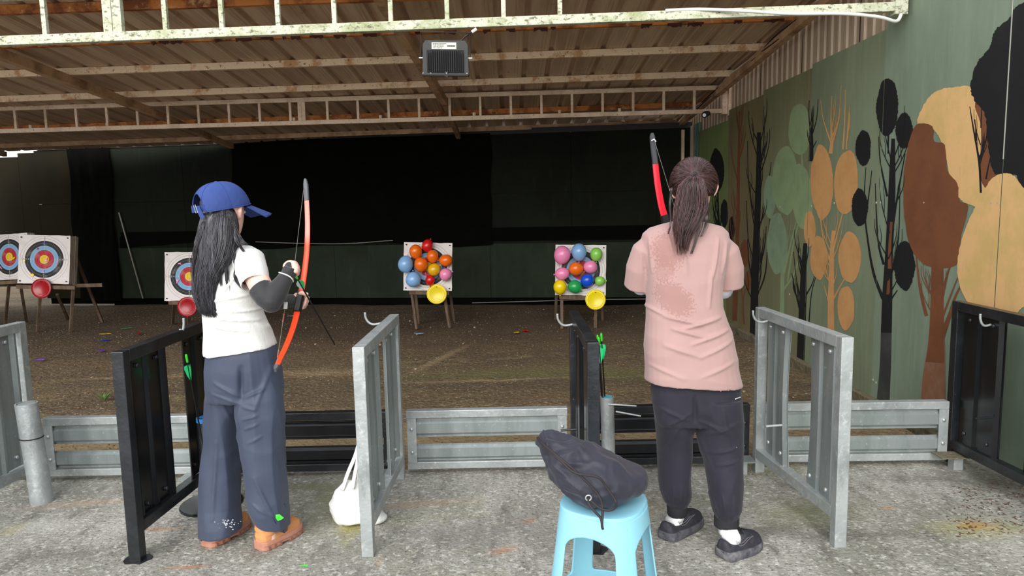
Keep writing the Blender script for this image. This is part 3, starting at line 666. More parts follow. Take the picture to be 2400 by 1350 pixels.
gfl = mat('green fletching', srgb(36, 214, 128), .45); wfl = mat('white fletching', srgb(214, 232, 222), .5); nock = mat('lime nock', srgb(70, 230, 60), .4)
shaft = mat('black carbon shaft', srgb(18, 17, 18), .35)
def arrow(a, b, label, white=1, group='green fletched arrows', roll=0.0):
    """a = nock end, b = tip"""
    a = V(a); b = V(b); d = (b - a).normalized(); L = (b - a).length
    t = thing('arrow', label, 'arrow', group, loc=b)
    a = a - b; z = V((0, 0, 0))
    obj('shaft', MB().tube([a + d * .02, -d * .02], .0035, 8), shaft, t)
    obj('nock', MB().tube([a, a + d * .008, a + d * .04], [.004, .006, .005], 8), nock, t)
    obj('point', MB().tube([-d * .02, z], [.0036, .001], 8), MT['bolt'], t)
    e = d.orthogonal().normalized(); f = d.cross(e)
    for k in range(3):
        an = roll + 2 * math.pi * k / 3; n = e * math.cos(an) + f * math.sin(an); s = d.cross(n)
        P = [a + d * .055 + n * .003, a + d * .06 + n * .017, a + d * .075 + n * .019, a + d * .11 + n * .012, a + d * .135 + n * .003]
        obj('fletching', MB().prism([p - s * .0006 for p in P], s * .0012), wfl if k == white else gfl, t)
    return t
q0 = V((.468, 3.40, .14))
for px, py, o, l in ((1389, 787, (-.012, 0), 'arrow leaning farthest left in the silver pipe quiver'), (1400, 785, (-.004, .012), 'arrow standing in the back of the silver pipe quiver'),
                     (1403, 790, (0, -.01), 'arrow in the middle of the bunch in the silver pipe quiver'), (1409, 781, (.008, .004), 'tallest arrow at the right of the bunch in the silver pipe quiver')):
    arrow(D(px, py, 3.40 + o[1] * 2), q0 + V((o[0], o[1], 0)), l, roll=px * .37)
arrow(D(436, 831, 3.12), V((-1.53, 3.33, .10)), 'single arrow leaning against the left black lane divider', roll=.4, white=9)

# ---------------------------------------------------------------- target faces and easels
def ringmat(name, fade=0.0):
    m = bpy.data.materials.new(name); m.use_nodes = True; nt = m.node_tree; b = nt.nodes['Principled BSDF']; b.inputs['Roughness'].default_value = .7
    tc = nt.nodes.new('ShaderNodeTexCoord'); mp = nt.nodes.new('ShaderNodeVectorMath'); mp.operation = 'MULTIPLY'; mp.inputs[1].default_value = (1, 1, 0)
    ln = nt.nodes.new('ShaderNodeVectorMath'); ln.operation = 'LENGTH'
    nt.links.new(tc.outputs['Object'], mp.inputs[0]); nt.links.new(mp.outputs[0], ln.inputs[0])
    mr = nt.nodes.new('ShaderNodeMapRange'); mr.inputs['From Max'].default_value = .315; nt.links.new(ln.outputs['Value'], mr.inputs[0])
    cr = nt.nodes.new('ShaderNodeValToRGB'); cr.color_ramp.interpolation = 'CONSTANT'
    R = .287; s = R / .315
    wht = srgb(226, 220, 218); ye = srgb(226, 190, 40); rd = srgb(176, 30, 48); bl = srgb(126, 168, 204); bk = srgb(22, 22, 26); ln_ = srgb(90, 86, 90)
    st = [(0, ye)]
    def band(k, c, line):
        st.append((k / 10 * s - .0085, line)); st.append((k / 10 * s, c))
    band(1, ye, srgb(150, 110, 20)); band(2, rd, srgb(60, 10, 20)); band(3, rd, srgb(110, 10, 30)); band(4, bl, bk); band(5, bl, srgb(80, 110, 150)); band(6, bk, bk); band(7, bk, srgb(120, 120, 120)); band(8, wht, bk); band(9, wht, ln_); band(10, wht, ln_)
    e = cr.color_ramp.elements
    while len(e) > 1: e.remove(e[-1])
    e[0].position = 0; e[0].color = st[0][1]
    for p, c in st[1:]:
        q = e.new(min(p, 1)); q.color = c
    nt.links.new(mr.outputs[0], cr.inputs[0])
    n = nt.nodes.new('ShaderNodeTexNoise'); n.inputs['Scale'].default_value = 9; n.inputs['Detail'].default_value = 5; nt.links.new(tc.outputs['Object'], n.inputs[0])
    m2 = nt.nodes.new('ShaderNodeMapRange'); m2.inputs['From Min'].default_value = .5; m2.inputs['From Max'].default_value = .75; m2.inputs['To Max'].default_value = .35; nt.links.new(n.outputs['Fac'], m2.inputs[0])
    mx = nt.nodes.new('ShaderNodeMix'); mx.data_type = 'RGBA'; nt.links.new(m2.outputs[0], mx.inputs[0]); nt.links.new(cr.outputs[0], mx.inputs[6]); mx.inputs[7].default_value = srgb(190, 180, 172)
    nt.links.new(mx.outputs[2], b.inputs['Base Color'])
    return m
RM = ringmat('printed target face')
ink = mat('ink', srgb(30, 30, 34), .7)
numcurves = {}
def numeral(s, size):
    if s not in numcurves:
        cu = bpy.data.curves.new('n', 'FONT'); cu.body = s; cu.size = 1; cu.align_x = 'CENTER'; cu.align_y = 'CENTER'
        o = bpy.data.objects.new('n', cu); scene.collection.objects.link(o)
        dg = bpy.context.evaluated_depsgraph_get(); me = bpy.data.meshes.new_from_object(o.evaluated_get(dg))
        numcurves[s] = ([v.co.copy() for v in me.vertices], [tuple(p.vertices) for p in me.polygons])
        bpy.data.objects.remove(o); bpy.data.meshes.remove(me)
    return numcurves[s]
def target(cx, cy, Y, w, h, yaw, tilt, rollv, label, th=.13, numbers=True, pins=((-.9, .9), (.9, .9), (-.9, -.9), (.9, -.9)), ring=(0, 0)):
    c = D(cx, cy, Y)
    Rm = Matrix.Rotation(yaw, 3, 'Z') @ Matrix.Rotation(math.pi / 2 - tilt, 3, 'X') @ Matrix.Rotation(rollv, 3, 'Z')
    Mw = Matrix.Translation(c) @ Rm.to_4x4()          # local x right, y up, z towards the camera side
    t = bpy.data.objects.new('target_board', None); scene.collection.objects.link(t); t.matrix_world = Mw; t.empty_display_size = .1
    tag(t, label, 'target', 'archery targets on easels')
    fm = MB(); n = 5
    for k in range(n):
        z1 = -.002 - th * k / n; d = .012 * rnd.random() if k else 0
        fm.box((0, 0, z1 - th / n / 2), (w - .006 + d, h - .006 + d, th / n - .002))
    obj('foam_block', fm, MT['foam'], t)
    # paper with slightly curled corners
    N = 12; vs = []; fs = []
    for j in range(N + 1):
        for i in range(N + 1):
            u = -1 + 2 * i / N; v = -1 + 2 * j / N
            z = .003 + .012 * max(0, abs(u) * abs(v) - .72) * 2
            vs.append((u * w / 2 + .006 * noise.noise(V((v * 3, cx, 0))) * (abs(u) == 1), v * h / 2 + .006 * noise.noise(V((u * 3, cx, 5))) * (abs(v) == 1), z))
    for j in range(N):
        for i in range(N): a = j * (N + 1) + i; fs.append((a, a + 1, a + N + 2, a + N + 1))
    vs = [(x - ring[0], y - ring[1], z) for x, y, z in vs]
    f = obj('paper_face', MB().add(vs, fs), RM, t, smooth='all'); f.location = (ring[0], ring[1], 0)
    for u, v in pins:
        obj('pin', MB().ell((u * w / 2, v * h / 2, .012), (.011, 0, 0), (0, .009, 0), 8, 5, w=(0, 0, .006)), MT['blackplastic'], t)
    if numbers:
        mk = MB(); ml = MB()
        for k in range(1, 7):
            r = (.287 - .0287 * (k - .5))
            vs, fs = numeral(str(k), 1)
            for ax, ay in ((1, 0), (-1, 0), (0, 1), (0, -1)):
                (mk if k < 3 else ml).add([(v.x * .028 + ax * r + ring[0], v.y * .028 + ay * r + ring[1], .0055) for v in vs], fs)
        obj('ring_numbers', mk, ink, t); obj('ring_numbers', ml, MT['plate'], t)
    return t, Mw
def easel(P, label, legs, bars, group='wooden easels'):
    t = thing('easel', label, 'easel', group, loc=P)
    for a, b in legs: obj('leg', MB().beam(V(b) - V(P), V(a) - V(P), .035, .027), MT['wood'], t, bevel=.003)
    for a, b in bars: obj('crossbar', MB().beam(V(a) - V(P), V(b) - V(P), .03, .045), MT['wood'], t, bevel=.003)
    return t
def onboard(Mw, u, v, z=0): return Mw @ V((u, v, z))
# A far left, B left, C behind the woman, D orange balloons, E mixed balloons
tA_, MA = target(22, 602, 8.95, .60, .59, -.22, .12, .05, 'ring target partly cut by the left edge of the photo', th=.10)
tB_, MBd = target(104, 608, 8.55, .61, .60, .07, .14, -.045, 'ring target on the easel with the red disc at far left', th=.17)
tC_, MC = target(444, 648, 8.5, .60, .60, .03, .13, -.02, 'ring target half hidden by the woman with the blue cap', th=.08)
tD_, MD = target(1003, 625, 8.4, .585, .585, .10, .13, -.045, 'target covered in mostly orange balloons', th=.07, numbers=False)
tE_, ME = target(1361, 633, 8.2, .60, .60, -.02, .13, -.03, 'target covered in pink, green and blue balloons', th=.07, numbers=False)
def gz(x, y): return G(x, y, -.015)
def legto(px, py, M_, u, v, z=-.09): return (M_ @ V((u, -.325, -.03)), gz(px, py))
def onplane(px, py, M_, off):
    n = M_.to_3x3() @ V((0, 0, 1)); o = M_ @ V((0, 0, off)); d = ray(px, py); return CAM + d * ((o - CAM).dot(n) / d.dot(n))
easel(gz(150, 775), 'wooden easel under the leftmost whole ring target',
      [legto(88, 778, MBd, -.05, -.2), legto(165, 777, MBd, .34, -.2), (D(177, 600, 8.93), gz(240, 755)), (D(134, 690, 9.0), gz(160, 750))],
      [(MBd @ V((-.30, -.345, .03)), MBd @ V((.38, -.345, -.0))), (MBd @ V((-.0, -.335, -.05)), MBd @ V((.60, -.30, -.20)))])
easel(gz(30, 765), 'wooden easel under the ring target cut by the left edge',
      [legto(12, 762, MA, -.05, -.2), legto(62, 754, MA, .12, -.2), (MA @ V((-.2, 0, -.2)), gz(-60, 760))], [(MA @ V((-.32, -.33, -.0)), MA @ V((.28, -.33, 0)))])
tag(obj('batten', MB().beam(D(-6, 520, 9.4), D(8, 535, 9.3), .03, .03), MT['wood']), 'bit of wood above the leftmost target', 'wood') if False else None
easel(gz(440, 770), 'wooden easel hidden behind the woman with the blue cap',
      [legto(441, 768, MC, .0, -.2), legto(405, 760, MC, -.2, -.2), legto(500, 766, MC, .25, -.2)], [(MC @ V((-.25, -.325, .0)), MC @ V((.25, -.325, 0)))])
easel(gz(1010, 768), 'wooden easel under the target with orange balloons',
      [legto(977, 771, MD, -.19, -.25, -.04), legto(1054, 768, MD, .20, -.25, -.04), (MD @ V((-.17, -.1, -.1)), gz(981, 758)), (MD @ V((.24, -.1, -.12)), gz(1065, 752))],
      [(MD @ V((-.22, -.318, -.02)), MD @ V((.26, -.318, -.02)))])
easel(gz(1350, 770), 'wooden easel under the target with pink and green balloons',
      [legto(1317, 770, ME, -.22, -.25, -.04), legto(1395, 768, ME, .19, -.25, -.04), (ME @ V((-.27, .2, -.1)), gz(1302, 749)), (ME @ V((.24, .1, -.12)), gz(1412, 750))],
      [(ME @ V((-.25, -.325, -.02)), ME @ V((.25, -.325, -.02)))])
# plastic throwing discs hanging at the lower edge
def disc(px, py, M__, rpx, col, label):
    c = onplane(px, py, M__, .045); r = rpx * c.y / FPX; mm = mat(label.split()[0] + ' plastic disc', col, .35, layers=[(8, I3, tuple(min(1, v * 1.4 + .02) for v in col[:3]), .55, .7, .4)], coat=.2)
    t = thing('plastic_disc', label, 'disc', 'plastic discs hung under the targets', loc=c)
    M_ = Matrix.Rotation(math.pi / 2 - .1, 4, 'X')
    obj('disc_body', MB().lathe([(0, .004), (r * .60, .004), (r * .64, .007), (r * .76, .009), (r * .80, .003), (r * .88, .003), (r * .93, .010), (r * .985, .008), (r, -.004), (r * .97, -.016), (r * .93, -.012), (r * .9, -.003), (0, -.002)], 40, M_), mm, t, smooth=True)
    obj('hanging_nail', MB().tube([M_ @ V((0, r * .70, .0)), M_ @ V((0, r * .70, .014))], .006, 8), MT['dark'], t)
disc(97, 676, MBd, 23.5, srgb(160, 14, 26), 'red plastic disc hanging under the leftmost whole ring target')
disc(439, 719, MC, 23.5, srgb(160, 14, 26), 'red plastic disc half hidden by long black hair')
disc(1023.5, 689, MD, 23.7, srgb(238, 214, 20), 'yellow plastic disc hanging under the target with orange balloons')
disc(1395.5, 702, ME, 24.2, srgb(238, 214, 20), 'yellow plastic disc hanging under the target with pink balloons')
BC = dict(orange=srgb(236, 108, 16), red=srgb(204, 20, 26), lightblue=srgb(132, 176, 222), mustard=srgb(226, 176, 24), pink=srgb(240, 140, 184), lime=srgb(140, 206, 90), yellow=srgb(240, 206, 10), green=srgb(30, 160, 80), blue=srgb(16, 80, 206))
BMt = {k: mat(k + ' balloon', v, .28, coat=.3) for k, v in BC.items()}
def balloon(px, py, rpx, M__, col, label, ry=None, kd=(0, -1)):
    Y = M__.translation.y; r = rpx * Y / FPX * .985; ryy = (ry or rpx) * Y / FPX * .985; c = onplane(px, py, M__, (r + ryy) / 2 + .006)
    t = thing('balloon', label, 'balloon', 'balloons pinned on the targets', loc=c)
    k = V((kd[0], 0, kd[1])).normalized(); s = k.cross(V((0, 1, 0)))
    mb = MB(); rs = []; n = 22; m = 16
    R = (r + ryy) / 2
    for i in range(1, m):
        a = math.pi * i / m; ca = math.cos(a); rad = R * math.sin(a) * (1 - .07 * (1 - ca) / 2)
        ax = -ca * R if ca > 0 else -ca * R * 1.06
        rs.append([k * ax + (s * math.cos(2 * math.pi * q / n) + V((0, 1, 0)) * math.sin(2 * math.pi * q / n)) * rad for q in range(n)])
    sx = r / R; sz = ryy / R
    rs = [[V((p.x * sx, p.y, p.z * sz)) for p in R_] for R_ in rs]
    obj('balloon_skin', mb.rings(rs, True), BMt[col], t, smooth='all')
    q = k * R * 1.03
    obj('knot', MB().tube([q, q + k * .012, q + k * .02], [.004, .006, .011], 8), BMt[col], t, smooth='all')
def bl(x, y, r, Y, col, label, ry=None, kd=(0, -1)):
    balloon(880 + x * .24167, 520 + y * .24167, r * .24167, MD if x < 1200 else ME, col, label, ry and ry * .24167, kd)
YD, YE = 8.24, 8.04
bl(390, 288, 65, YD + .03, 'orange', 'orange balloon at the upper left of the orange balloon target', 69)
bl(504, 232, 57, YD + .05, 'red', 'red balloon on the top edge of the orange balloon target', 62, (.5, 1))
bl(554, 334, 59, YD, 'orange', 'orange balloon just below the top red balloon', 64)
bl(291, 412, 76, YD - .02, 'lightblue', 'light blue balloon sticking out left of the orange balloon target', 82, (.3, 1))
bl(441, 413, 68, YD - .03, 'orange', 'orange balloon at the middle left, right of the light blue one', 71)
bl(684, 373, 65, YD, 'orange', 'orange balloon at the right edge of its target', 62, (-1, 0))
bl(568, 463, 62, YD - .03, 'mustard', 'mustard yellow balloon at the centre of its target', 64, (1, .7))
bl(679, 511, 60, YD, 'pink', 'pink balloon at the lower right of the orange balloon target', 64, (1, .4))
bl(367, 561, 77, YD - .02, 'lightblue', 'light blue balloon at the lower left of the orange balloon target', 74, (0, 1))
bl(530, 566, 48, YD - .01, 'red', 'small red balloon just above the yellow disc', 51)
bl(1811, 320, 84, YE - .01, 'pink', 'large pink balloon at the upper left of its target', 89, (-.4, -1))
bl(1974, 293, 77, YE, 'lightblue', 'light blue balloon at the top middle beside the large pink one', 86)
bl(2141, 315, 63, YE + .02, 'lime', 'lime green balloon at the upper right of its target', 67)
bl(1812, 502, 70, YE - .01, 'pink', 'pink balloon at the middle left with its knot to the left', 64, (-1, -.1))
bl(1945, 455, 71, YE - .02, 'orange', 'orange balloon at the middle of the mixed balloon target', 69, (1, -.4))
bl(2085, 437, 66, YE, 'pink', 'pink balloon right of the single orange balloon', 68, (-1, 0))
bl(1790, 632, 68, YE - .01, 'yellow', 'yellow balloon at the lower left corner of its target', 70)
bl(1933, 629, 70, YE - .02, 'green', 'dark green balloon between the yellow and blue ones', 66, (1, -.7))
bl(2054, 568, 69, YE - .03, 'blue', 'deep blue balloon on the mixed balloon target', 65)
bl(2175, 573, 50, YE + .03, 'lime', 'small lime green balloon at the lower right edge', 49, (1, 0))
# popped balloon scraps pinned on the faces
def scrap_mesh(r, seed, thick=.0015):
    rr = random.Random(seed); n = 11; P = []
    for k in range(n):
        a = 2 * math.pi * k / n; q = r * rr.choice((.35, .5, 1, .8, 1.2)); P.append(V((q * math.cos(a), q * .5 * math.sin(a), .004 * rr.random())))
    return MB().prism(P, (0, 0, thick))
def pinned(M_, u, v, col, label, k, r=.035):
    o = obj('popped_balloon', scrap_mesh(r, k), BMt[col]); tag(o, label, 'balloon scrap', 'popped balloon scraps')
    o.matrix_world = M_ @ Matrix.Translation((u, v, .010)) @ Matrix.Rotation(k * 1.3, 4, 'Z')
for a in ((MBd, -.23, -.02, 'yellow', 'yellow balloon scrap at the left of the leftmost whole target', 1), (MBd, -.14, -.19, 'yellow', 'yellow balloon scrap low on the leftmost whole target', 2), (MBd, -.08, .13, 'red', 'red balloon scrap high on the leftmost whole target', 3, .02),
          (MBd, .0, -.15, 'pink', 'pink balloon scrap under the bullseye of the leftmost whole target', 4, .025), (MBd, .03, -.01, 'pink', 'pale balloon scrap on the bullseye of the leftmost whole target', 6, .03), (MBd, .17, -.05, 'red', 'dark red balloon scrap right on the leftmost whole target', 7, .022),
          (MBd, -.0, .2, 'blue', 'dark balloon scrap at the top ring of the leftmost whole target', 8, .025),
          (MA, -.13, -.13, 'pink', 'pink balloon scrap on the target cut by the left edge', 9), (MA, .06, -.03, 'yellow', 'yellow balloon scrap on the target cut by the left edge', 10, .04),
          (MC, -.11, .16, 'pink', 'pink balloon scrap high on the half hidden target', 12, .026), (MC, -.14, -.06, 'pink', 'pink balloon scrap low on the half hidden target', 13, .03),
          (ME, .02, -.10, 'red', 'red balloon scrap under the single orange balloon', 14, .03), (ME, .08, -.05, 'mustard', 'orange balloon scrap beside the blue balloon', 15, .025), (MD, -.02, -.10, 'red', 'red balloon scrap under the mustard balloon', 16, .03)):
    pinned(*a)
for i, (px, py, col, l) in enumerate(((247, 783, 'yellow', 'yellow balloon scrap on the dirt'), (247, 797, 'blue', 'blue balloon scrap on the dirt in front of the yellow one'), (238, 822, 'violet', 'violet balloon scrap on the dirt at left'), (92, 843, 'violet', 'small violet balloon scrap on the dirt near the left edge'),
     (296, 770, 'green', 'green balloon scrap on the dirt'), (325, 782, 'red', 'red balloon scrap on the dirt above the left black divider'), (980, 782, 'lightblue', 'light blue balloon scrap on the dirt by the easel legs'), (1208, 780, 'yellow', 'yellow balloon scrap on the dirt between the balloon targets'),
     (1232, 775, 'red', 'red balloon scrap on the dirt beside the yellow one'), (680, 741, 'lightblue', 'light blue balloon scrap on the dirt behind the bow'))):
    if col == 'violet' and col not in BMt: BMt[col] = mat('violet balloon', srgb(110, 50, 190), .4)
    o = obj('balloon_scrap', scrap_mesh(.06, 40 + i, .004), BMt[col]); tag(o, l, 'balloon scrap', 'balloon scraps on the dirt'); o.location = G(px, py, -.005); o.rotation_euler = (0, 0, i)
# weed
t = thing('weed', 'small green weed growing in the dirt left of the black divider', 'plant', loc=gz(245, 940))
wm = mat('weed green', srgb(86, 116, 56), .7)
for k in range(9):
    a = k * .7; L = .05 + .05 * rnd.random(); e = V((math.cos(a) * L, math.sin(a) * L, .03 + .05 * rnd.random())); s = V((-math.sin(a), math.cos(a), 0)) * .009
    obj('leaf', MB().prism([V((0, 0, 0)), e * .5 + s + V((0, 0, .012)), e, e * .5 - s + V((0, 0, .012))], (0, 0, .0012)), wm, t)
# gravel: loose stones nobody could count
mb = MB()
for k in range(5200):
    yy = rnd.uniform(3.85, 10.0); xx = rnd.uniform(-.78 * yy - .3, 2.5); s = rnd.uniform(.002, .0065) * (1.0 if rnd.random() < .985 else 2.6)
    mb.ell((xx, yy, -.016 + s * .3), (s, 0, 0), (0, s * rnd.uniform(.6, 1), 0), 5, 4, w=(0, 0, s * .7))
tag(obj('gravel', mb, mat('pale grit', srgb(150, 134, 108), .9, layers=[(1.5, I3, srgb(96, 80, 60), .45, .55, .9)])), 'loose pale grit scattered over the brown dirt', 'gravel', kind='stuff')

# ---------------------------------------------------------------- floodlight under the front truss
c = D(1044, 136, 4.50); c.y = 4.50
t = thing('floodlight', 'black floodlight with cooling fins hanging from the front truss', 'lamp', loc=c); t.rotation_euler = (math.radians(8), math.radians(1.6), 0)
mb = MB(); P = [(-.145, -.105), (.145, -.105), (.148, -.10), (.142, .08), (.125, .105), (-.125, .105), (-.142, .08), (-.148, -.10)]
obj('housing', MB().prism([V((x, 0, z)) for x, z in P], (0, .045, 0)), MT['flood'], t, bevel=.006)
for i in range(17):
    x = -.108 + i * .0135; top = .045 if 2 <= i <= 14 else .032
    obj('cooling_fin', MB().box((x, -.012, (top - .085) / 2), (.003, .022, top + .085)), MT['fin'], t)
obj('fin_recess', MB().box((0, -.0015, -.02), (.235, .003, .135)), mat('recess black', srgb(6, 6, 7), .7), t)
obj('bottom_rim', MB().box((0, .0, -.102), (.296, .075, .016)), MT['blackplastic'], t, bevel=.003)
obj('latch', MB().box((.008, -.03, -.098), (.02, .02, .03)), MT['blackplastic'], t)
for x in (-.138, -.09, .008, .138): obj('screw', MB().ell((x, -.039, -.094), (.004, 0, 0), (0, .003, 0), 8, 5, w=(0, 0, .004)), MT['bolt'], t)
obj('rating_plate', MB().box((-.008, -.002, .073), (.155, .003, .040)), MT['plate'], t)
mb = MB()
for i, (wd) in enumerate((.082, .066, .062, .05)):
    x = -.076
    while x < -.076 + wd:
        l = rnd.uniform(.004, .012); mb.box((x + l / 2, -.0042, .086 - i * .0085), (l, .001, .0028)); x += l + .003
x = .016
while x < .062: mb.box((x, -.0042, .072), (.0045, .001, .009)); x += .0062
obj('plate_print', mb, ink, t)
obj('bracket', MB().tube([(-.155, .01, -.0), (-.155, .01, .155), (.155, .01, .155), (.155, .01, 0)], .004, 6), MT['dark'], t)
for s in (-1, 1): obj('pivot_bolt', MB().tube([(s * .145, .01, 0), (s * .168, .01, 0)], .006, 8), MT['bolt'], t)
obj('cable', MB().tube(smooth_open([(.09, .02, .10), (.13, .02, .135), (.165, .03, .16)], 4), .006, 8), MT['dark'], t)
obj('cable_gland', MB().tube([(.165, .03, .158), (.195, .035, .178)], .010, 10), MT['white'], t)

# ---------------------------------------------------------------- people: tools
def mpp(P): return (V(P) - CAM).dot(FW) / FPX          # metres per photo pixel at P
def ring(c, a, b, n=36, e=2.3, yaw=0.0, tilt=0.0, rip=0.0, rk=7, seed=0):
    out = []
    for k in range(n):
        t = 2 * math.pi * k / n; ct, st = math.cos(t), math.sin(t)
        q = (abs(ct) ** e + abs(st) ** e) ** (-1 / e)
        r_ = 1 + rip * math.sin(rk * t + seed)
        x = a * ct * q * r_; y = b * st * q * r_
        xx = x * math.cos(yaw) - y * math.sin(yaw); yy = x * math.sin(yaw) + y * math.cos(yaw)
        out.append(V(c) + V((xx, yy, xx * tilt)))
    return out
def secs(L, e=2.3, tilt0=0.0, grow=0.0):
    """rows: photo y, left x, right x, distance, half depth [, tilt]"""
    rs = []
    for r in L:
        c = D((r[1] + r[2]) / 2, r[0], r[3]); a = (r[2] - r[1]) / 2 * mpp(c) + grow
        rs.append(ring(c, max(a, .004), max(r[4] + grow, .004), e=e, tilt=(r[5] if len(r) > 5 else tilt0)))
    return rs
def boundary_smooth(bm, it):
    for q in range(it):
        new = {}
        for v in bm.verts:
            nb = [e.other_vert(v).co for e in v.link_edges if e.is_boundary]
            if len(nb) == 2: new[v] = v.co * .4 + (nb[0] + nb[1]) * .3
        for v, c in new.items(): v.co = c
def remeshed(mb, voxel, it=4, caps=(), solid=0.0, dispf=None, name='m', dec=0):
    me = bpy.data.meshes.new(name); me.from_pydata(mb.v, [], mb.f)
    bm = bmesh.new(); bm.from_mesh(me); bmesh.ops.recalc_face_normals(bm, faces=bm.faces); bm.to_mesh(me); bm.free()
    o = bpy.data.objects.new(name, me); scene.collection.objects.link(o)
    r = o.modifiers.new('r', 'REMESH'); r.mode = 'VOXEL'; r.voxel_size = voxel; r.adaptivity = 0
    s = o.modifiers.new('s', 'SMOOTH'); s.factor = .5; s.iterations = it
    dg = bpy.context.evaluated_depsgraph_get(); m2 = bpy.data.meshes.new_from_object(o.evaluated_get(dg))
    bpy.data.objects.remove(o); bpy.data.meshes.remove(me)
    n = len(m2.vertices); co = np.empty(n * 3); m2.vertices.foreach_get('co', co); co = co.reshape(-1, 3)
    no = np.empty(n * 3); m2.vertex_normals.foreach_get('vector', no); no = no.reshape(-1, 3)
    if dispf is not None:
        co = co + no * dispf(co, no)[:, None]; m2.vertices.foreach_set('co', co.ravel())
    if caps:
        bm = bmesh.new(); bm.from_mesh(m2); dl = []
        for f in bm.faces:
            c = f.calc_center_median(); f.normal_update()
            for cc, nn, rr in caps:
                if (c - cc).length < rr and f.normal.dot(nn) > .45 and (c - cc).dot(nn) > -.02: dl.append(f); break
        bmesh.ops.delete(bm, geom=dl, context='FACES')
        small = [v for v in bm.verts if not v.link_faces]; bmesh.ops.delete(bm, geom=small, context='VERTS')
        for q in range(14):
            new = {}
            for v in bm.verts:
                nb = [e.other_vert(v).co for e in v.link_edges if e.is_boundary]
                if len(nb) == 2: new[v] = v.co * .4 + (nb[0] + nb[1]) * .3
            for v, c in new.items(): v.co = c
        bm.to_mesh(m2); bm.free()
    m2.update(); return m2
def nz(co, sx, sy, sz, seed=0, ridge=True):
    out = np.empty(len(co))
    for i, p in enumerate(co):
        v = noise.noise(V((p[0] * sx + seed, p[1] * sy, p[2] * sz)))
        out[i] = v
    return (1 - np.abs(out) * 2.2) - .5 if ridge else out
def folds(co, no, L):
    """L: photo x0,y0,x1,y1,distance,width mm,height mm: raised drapes on the side towards the camera"""
    out = np.zeros(len(co))
    for x0, y0, x1, y1, Y, w, h in L:
        a = D(x0, y0, Y); b = D(x1, y1, Y); ab = np.array([b.x - a.x, b.z - a.z]); l2 = ab @ ab
        p = co[:, [0, 2]] - np.array([a.x, a.z]); t = np.clip(p @ ab / l2, 0, 1)
        d = np.hypot(*(p - t[:, None] * ab).T); f = np.exp(-(d / (.72 * w / 1000)) ** 2) * np.sin(np.pi * np.clip(.12 + .76 * t, 0, 1))
        out += 1.15 * f * h / 1000 * (no[:, 1] < .1)
    return out
def meshobj(name, me, m, parent, solid=0.0, smooth='all'):
    me.materials.clear(); me.materials.append(m)
    me.polygons.foreach_set('use_smooth', [True] * len(me.polygons))
    o = bpy.data.objects.new(name, me); scene.collection.objects.link(o); o.parent = parent
    if solid: s = o.modifiers.new('cloth', 'SOLIDIFY'); s.thickness = solid; s.offset = -1
    return o
def head_mesh(mb, c, f, u, s=1.0, ears=True):
    c = V(c); f = V(f).normalized(); u = V(u).normalized(); r = f.cross(u).normalized(); u = r.cross(f)
    P = lambda x, y, z: c + (r * x + f * y + u * z) * s
    mb.ell(P(0, -.012, .022), r * .074 * s, f * .092 * s, 20, 14, w=u * .095 * s)       # cranium
    # face: chin, jaw, cheeks, brow stacked as rings
    rows = [(-.112, .050, .018, .016), (-.100, .046, .030, .030), (-.080, .034, .046, .048), (-.055, .022, .058, .064), (-.025, .016, .064, .072), (.01, .012, .067, .076), (.045, .004, .066, .076), (.07, -.004, .055, .066)]
    mb.rings([[P(math.cos(2 * math.pi * k / 20) * a, y + math.sin(2 * math.pi * k / 20) * b * (1 if math.sin(2 * math.pi * k / 20) > 0 else .8), z) for k in range(20)] for z, y, a, b in rows])
    mb.tube([P(0, .088, .022), P(0, .098, .0), P(0, .108, -.022), P(0, .098, -.032)], [x * s for x in (.006, .008, .011, .008)], 8)
    mb.tube([P(-.02, .078, -.055), P(0, .091, -.053), P(.02, .078, -.055)], [x * s for x in (.004, .007, .004)], 8)
    mb.tube([P(-.018, .078, -.065), P(0, .089, -.065), P(.018, .078, -.065)], [x * s for x in (.004, .008, .004)], 8)
    if ears:
        for q in (-1, 1):
            mb.tube([P(q * .072, .0, .018), P(q * .084, -.008, .024), P(q * .088, -.012, .006), P(q * .082, -.004, -.014), P(q * .074, .002, -.028)], [x * s for x in (.008, .011, .010, .009, .006)], 8, flat=.6)
    return P
def face_details(P, t, skinm, lipm, browm):
    for q in (-1, 1):
        obj('eye', MB().ell(P(q * .031, .077, .012), P(.013, 0, 0) - P(0, 0, 0), P(0, .010, 0) - P(0, 0, 0), 12, 8, w=P(0, 0, .008) - P(0, 0, 0)), MT['white'], t, smooth='all')
        obj('iris', MB().ell(P(q * .031, .0855, .012), P(.006, 0, 0) - P(0, 0, 0), P(0, .003, 0) - P(0, 0, 0), 10, 6, w=P(0, 0, .006) - P(0, 0, 0)), browm, t, smooth='all')
        obj('eyebrow', MB().tube([P(q * .015, .087, .030), P(q * .032, .086, .036), P(q * .048, .076, .030)], .003, 6), browm, t)
    obj('lips', MB().tube([P(-.021, .080, -.060), P(-.008, .094, -.058), P(.008, .094, -.058), P(.021, .080, -.060)], .0045, 6), lipm, t)
def chain(mb, pts, r0, r1, n=8):
    m = len(pts); mb.tube(smooth_open(pts, 3), [r0 + (r1 - r0) * i / ((m - 1) * 3) for i in range((m - 1) * 3 + 1)], n)
def strands(L, r0=.0016, r1=.0004, n=3):
    mb = MB()
    for pts in L:
        m = len(pts); mb.tube(pts, [r0 + (r1 - r0) * (i / (m - 1)) ** 2 for i in range(m)], n)
    return mb

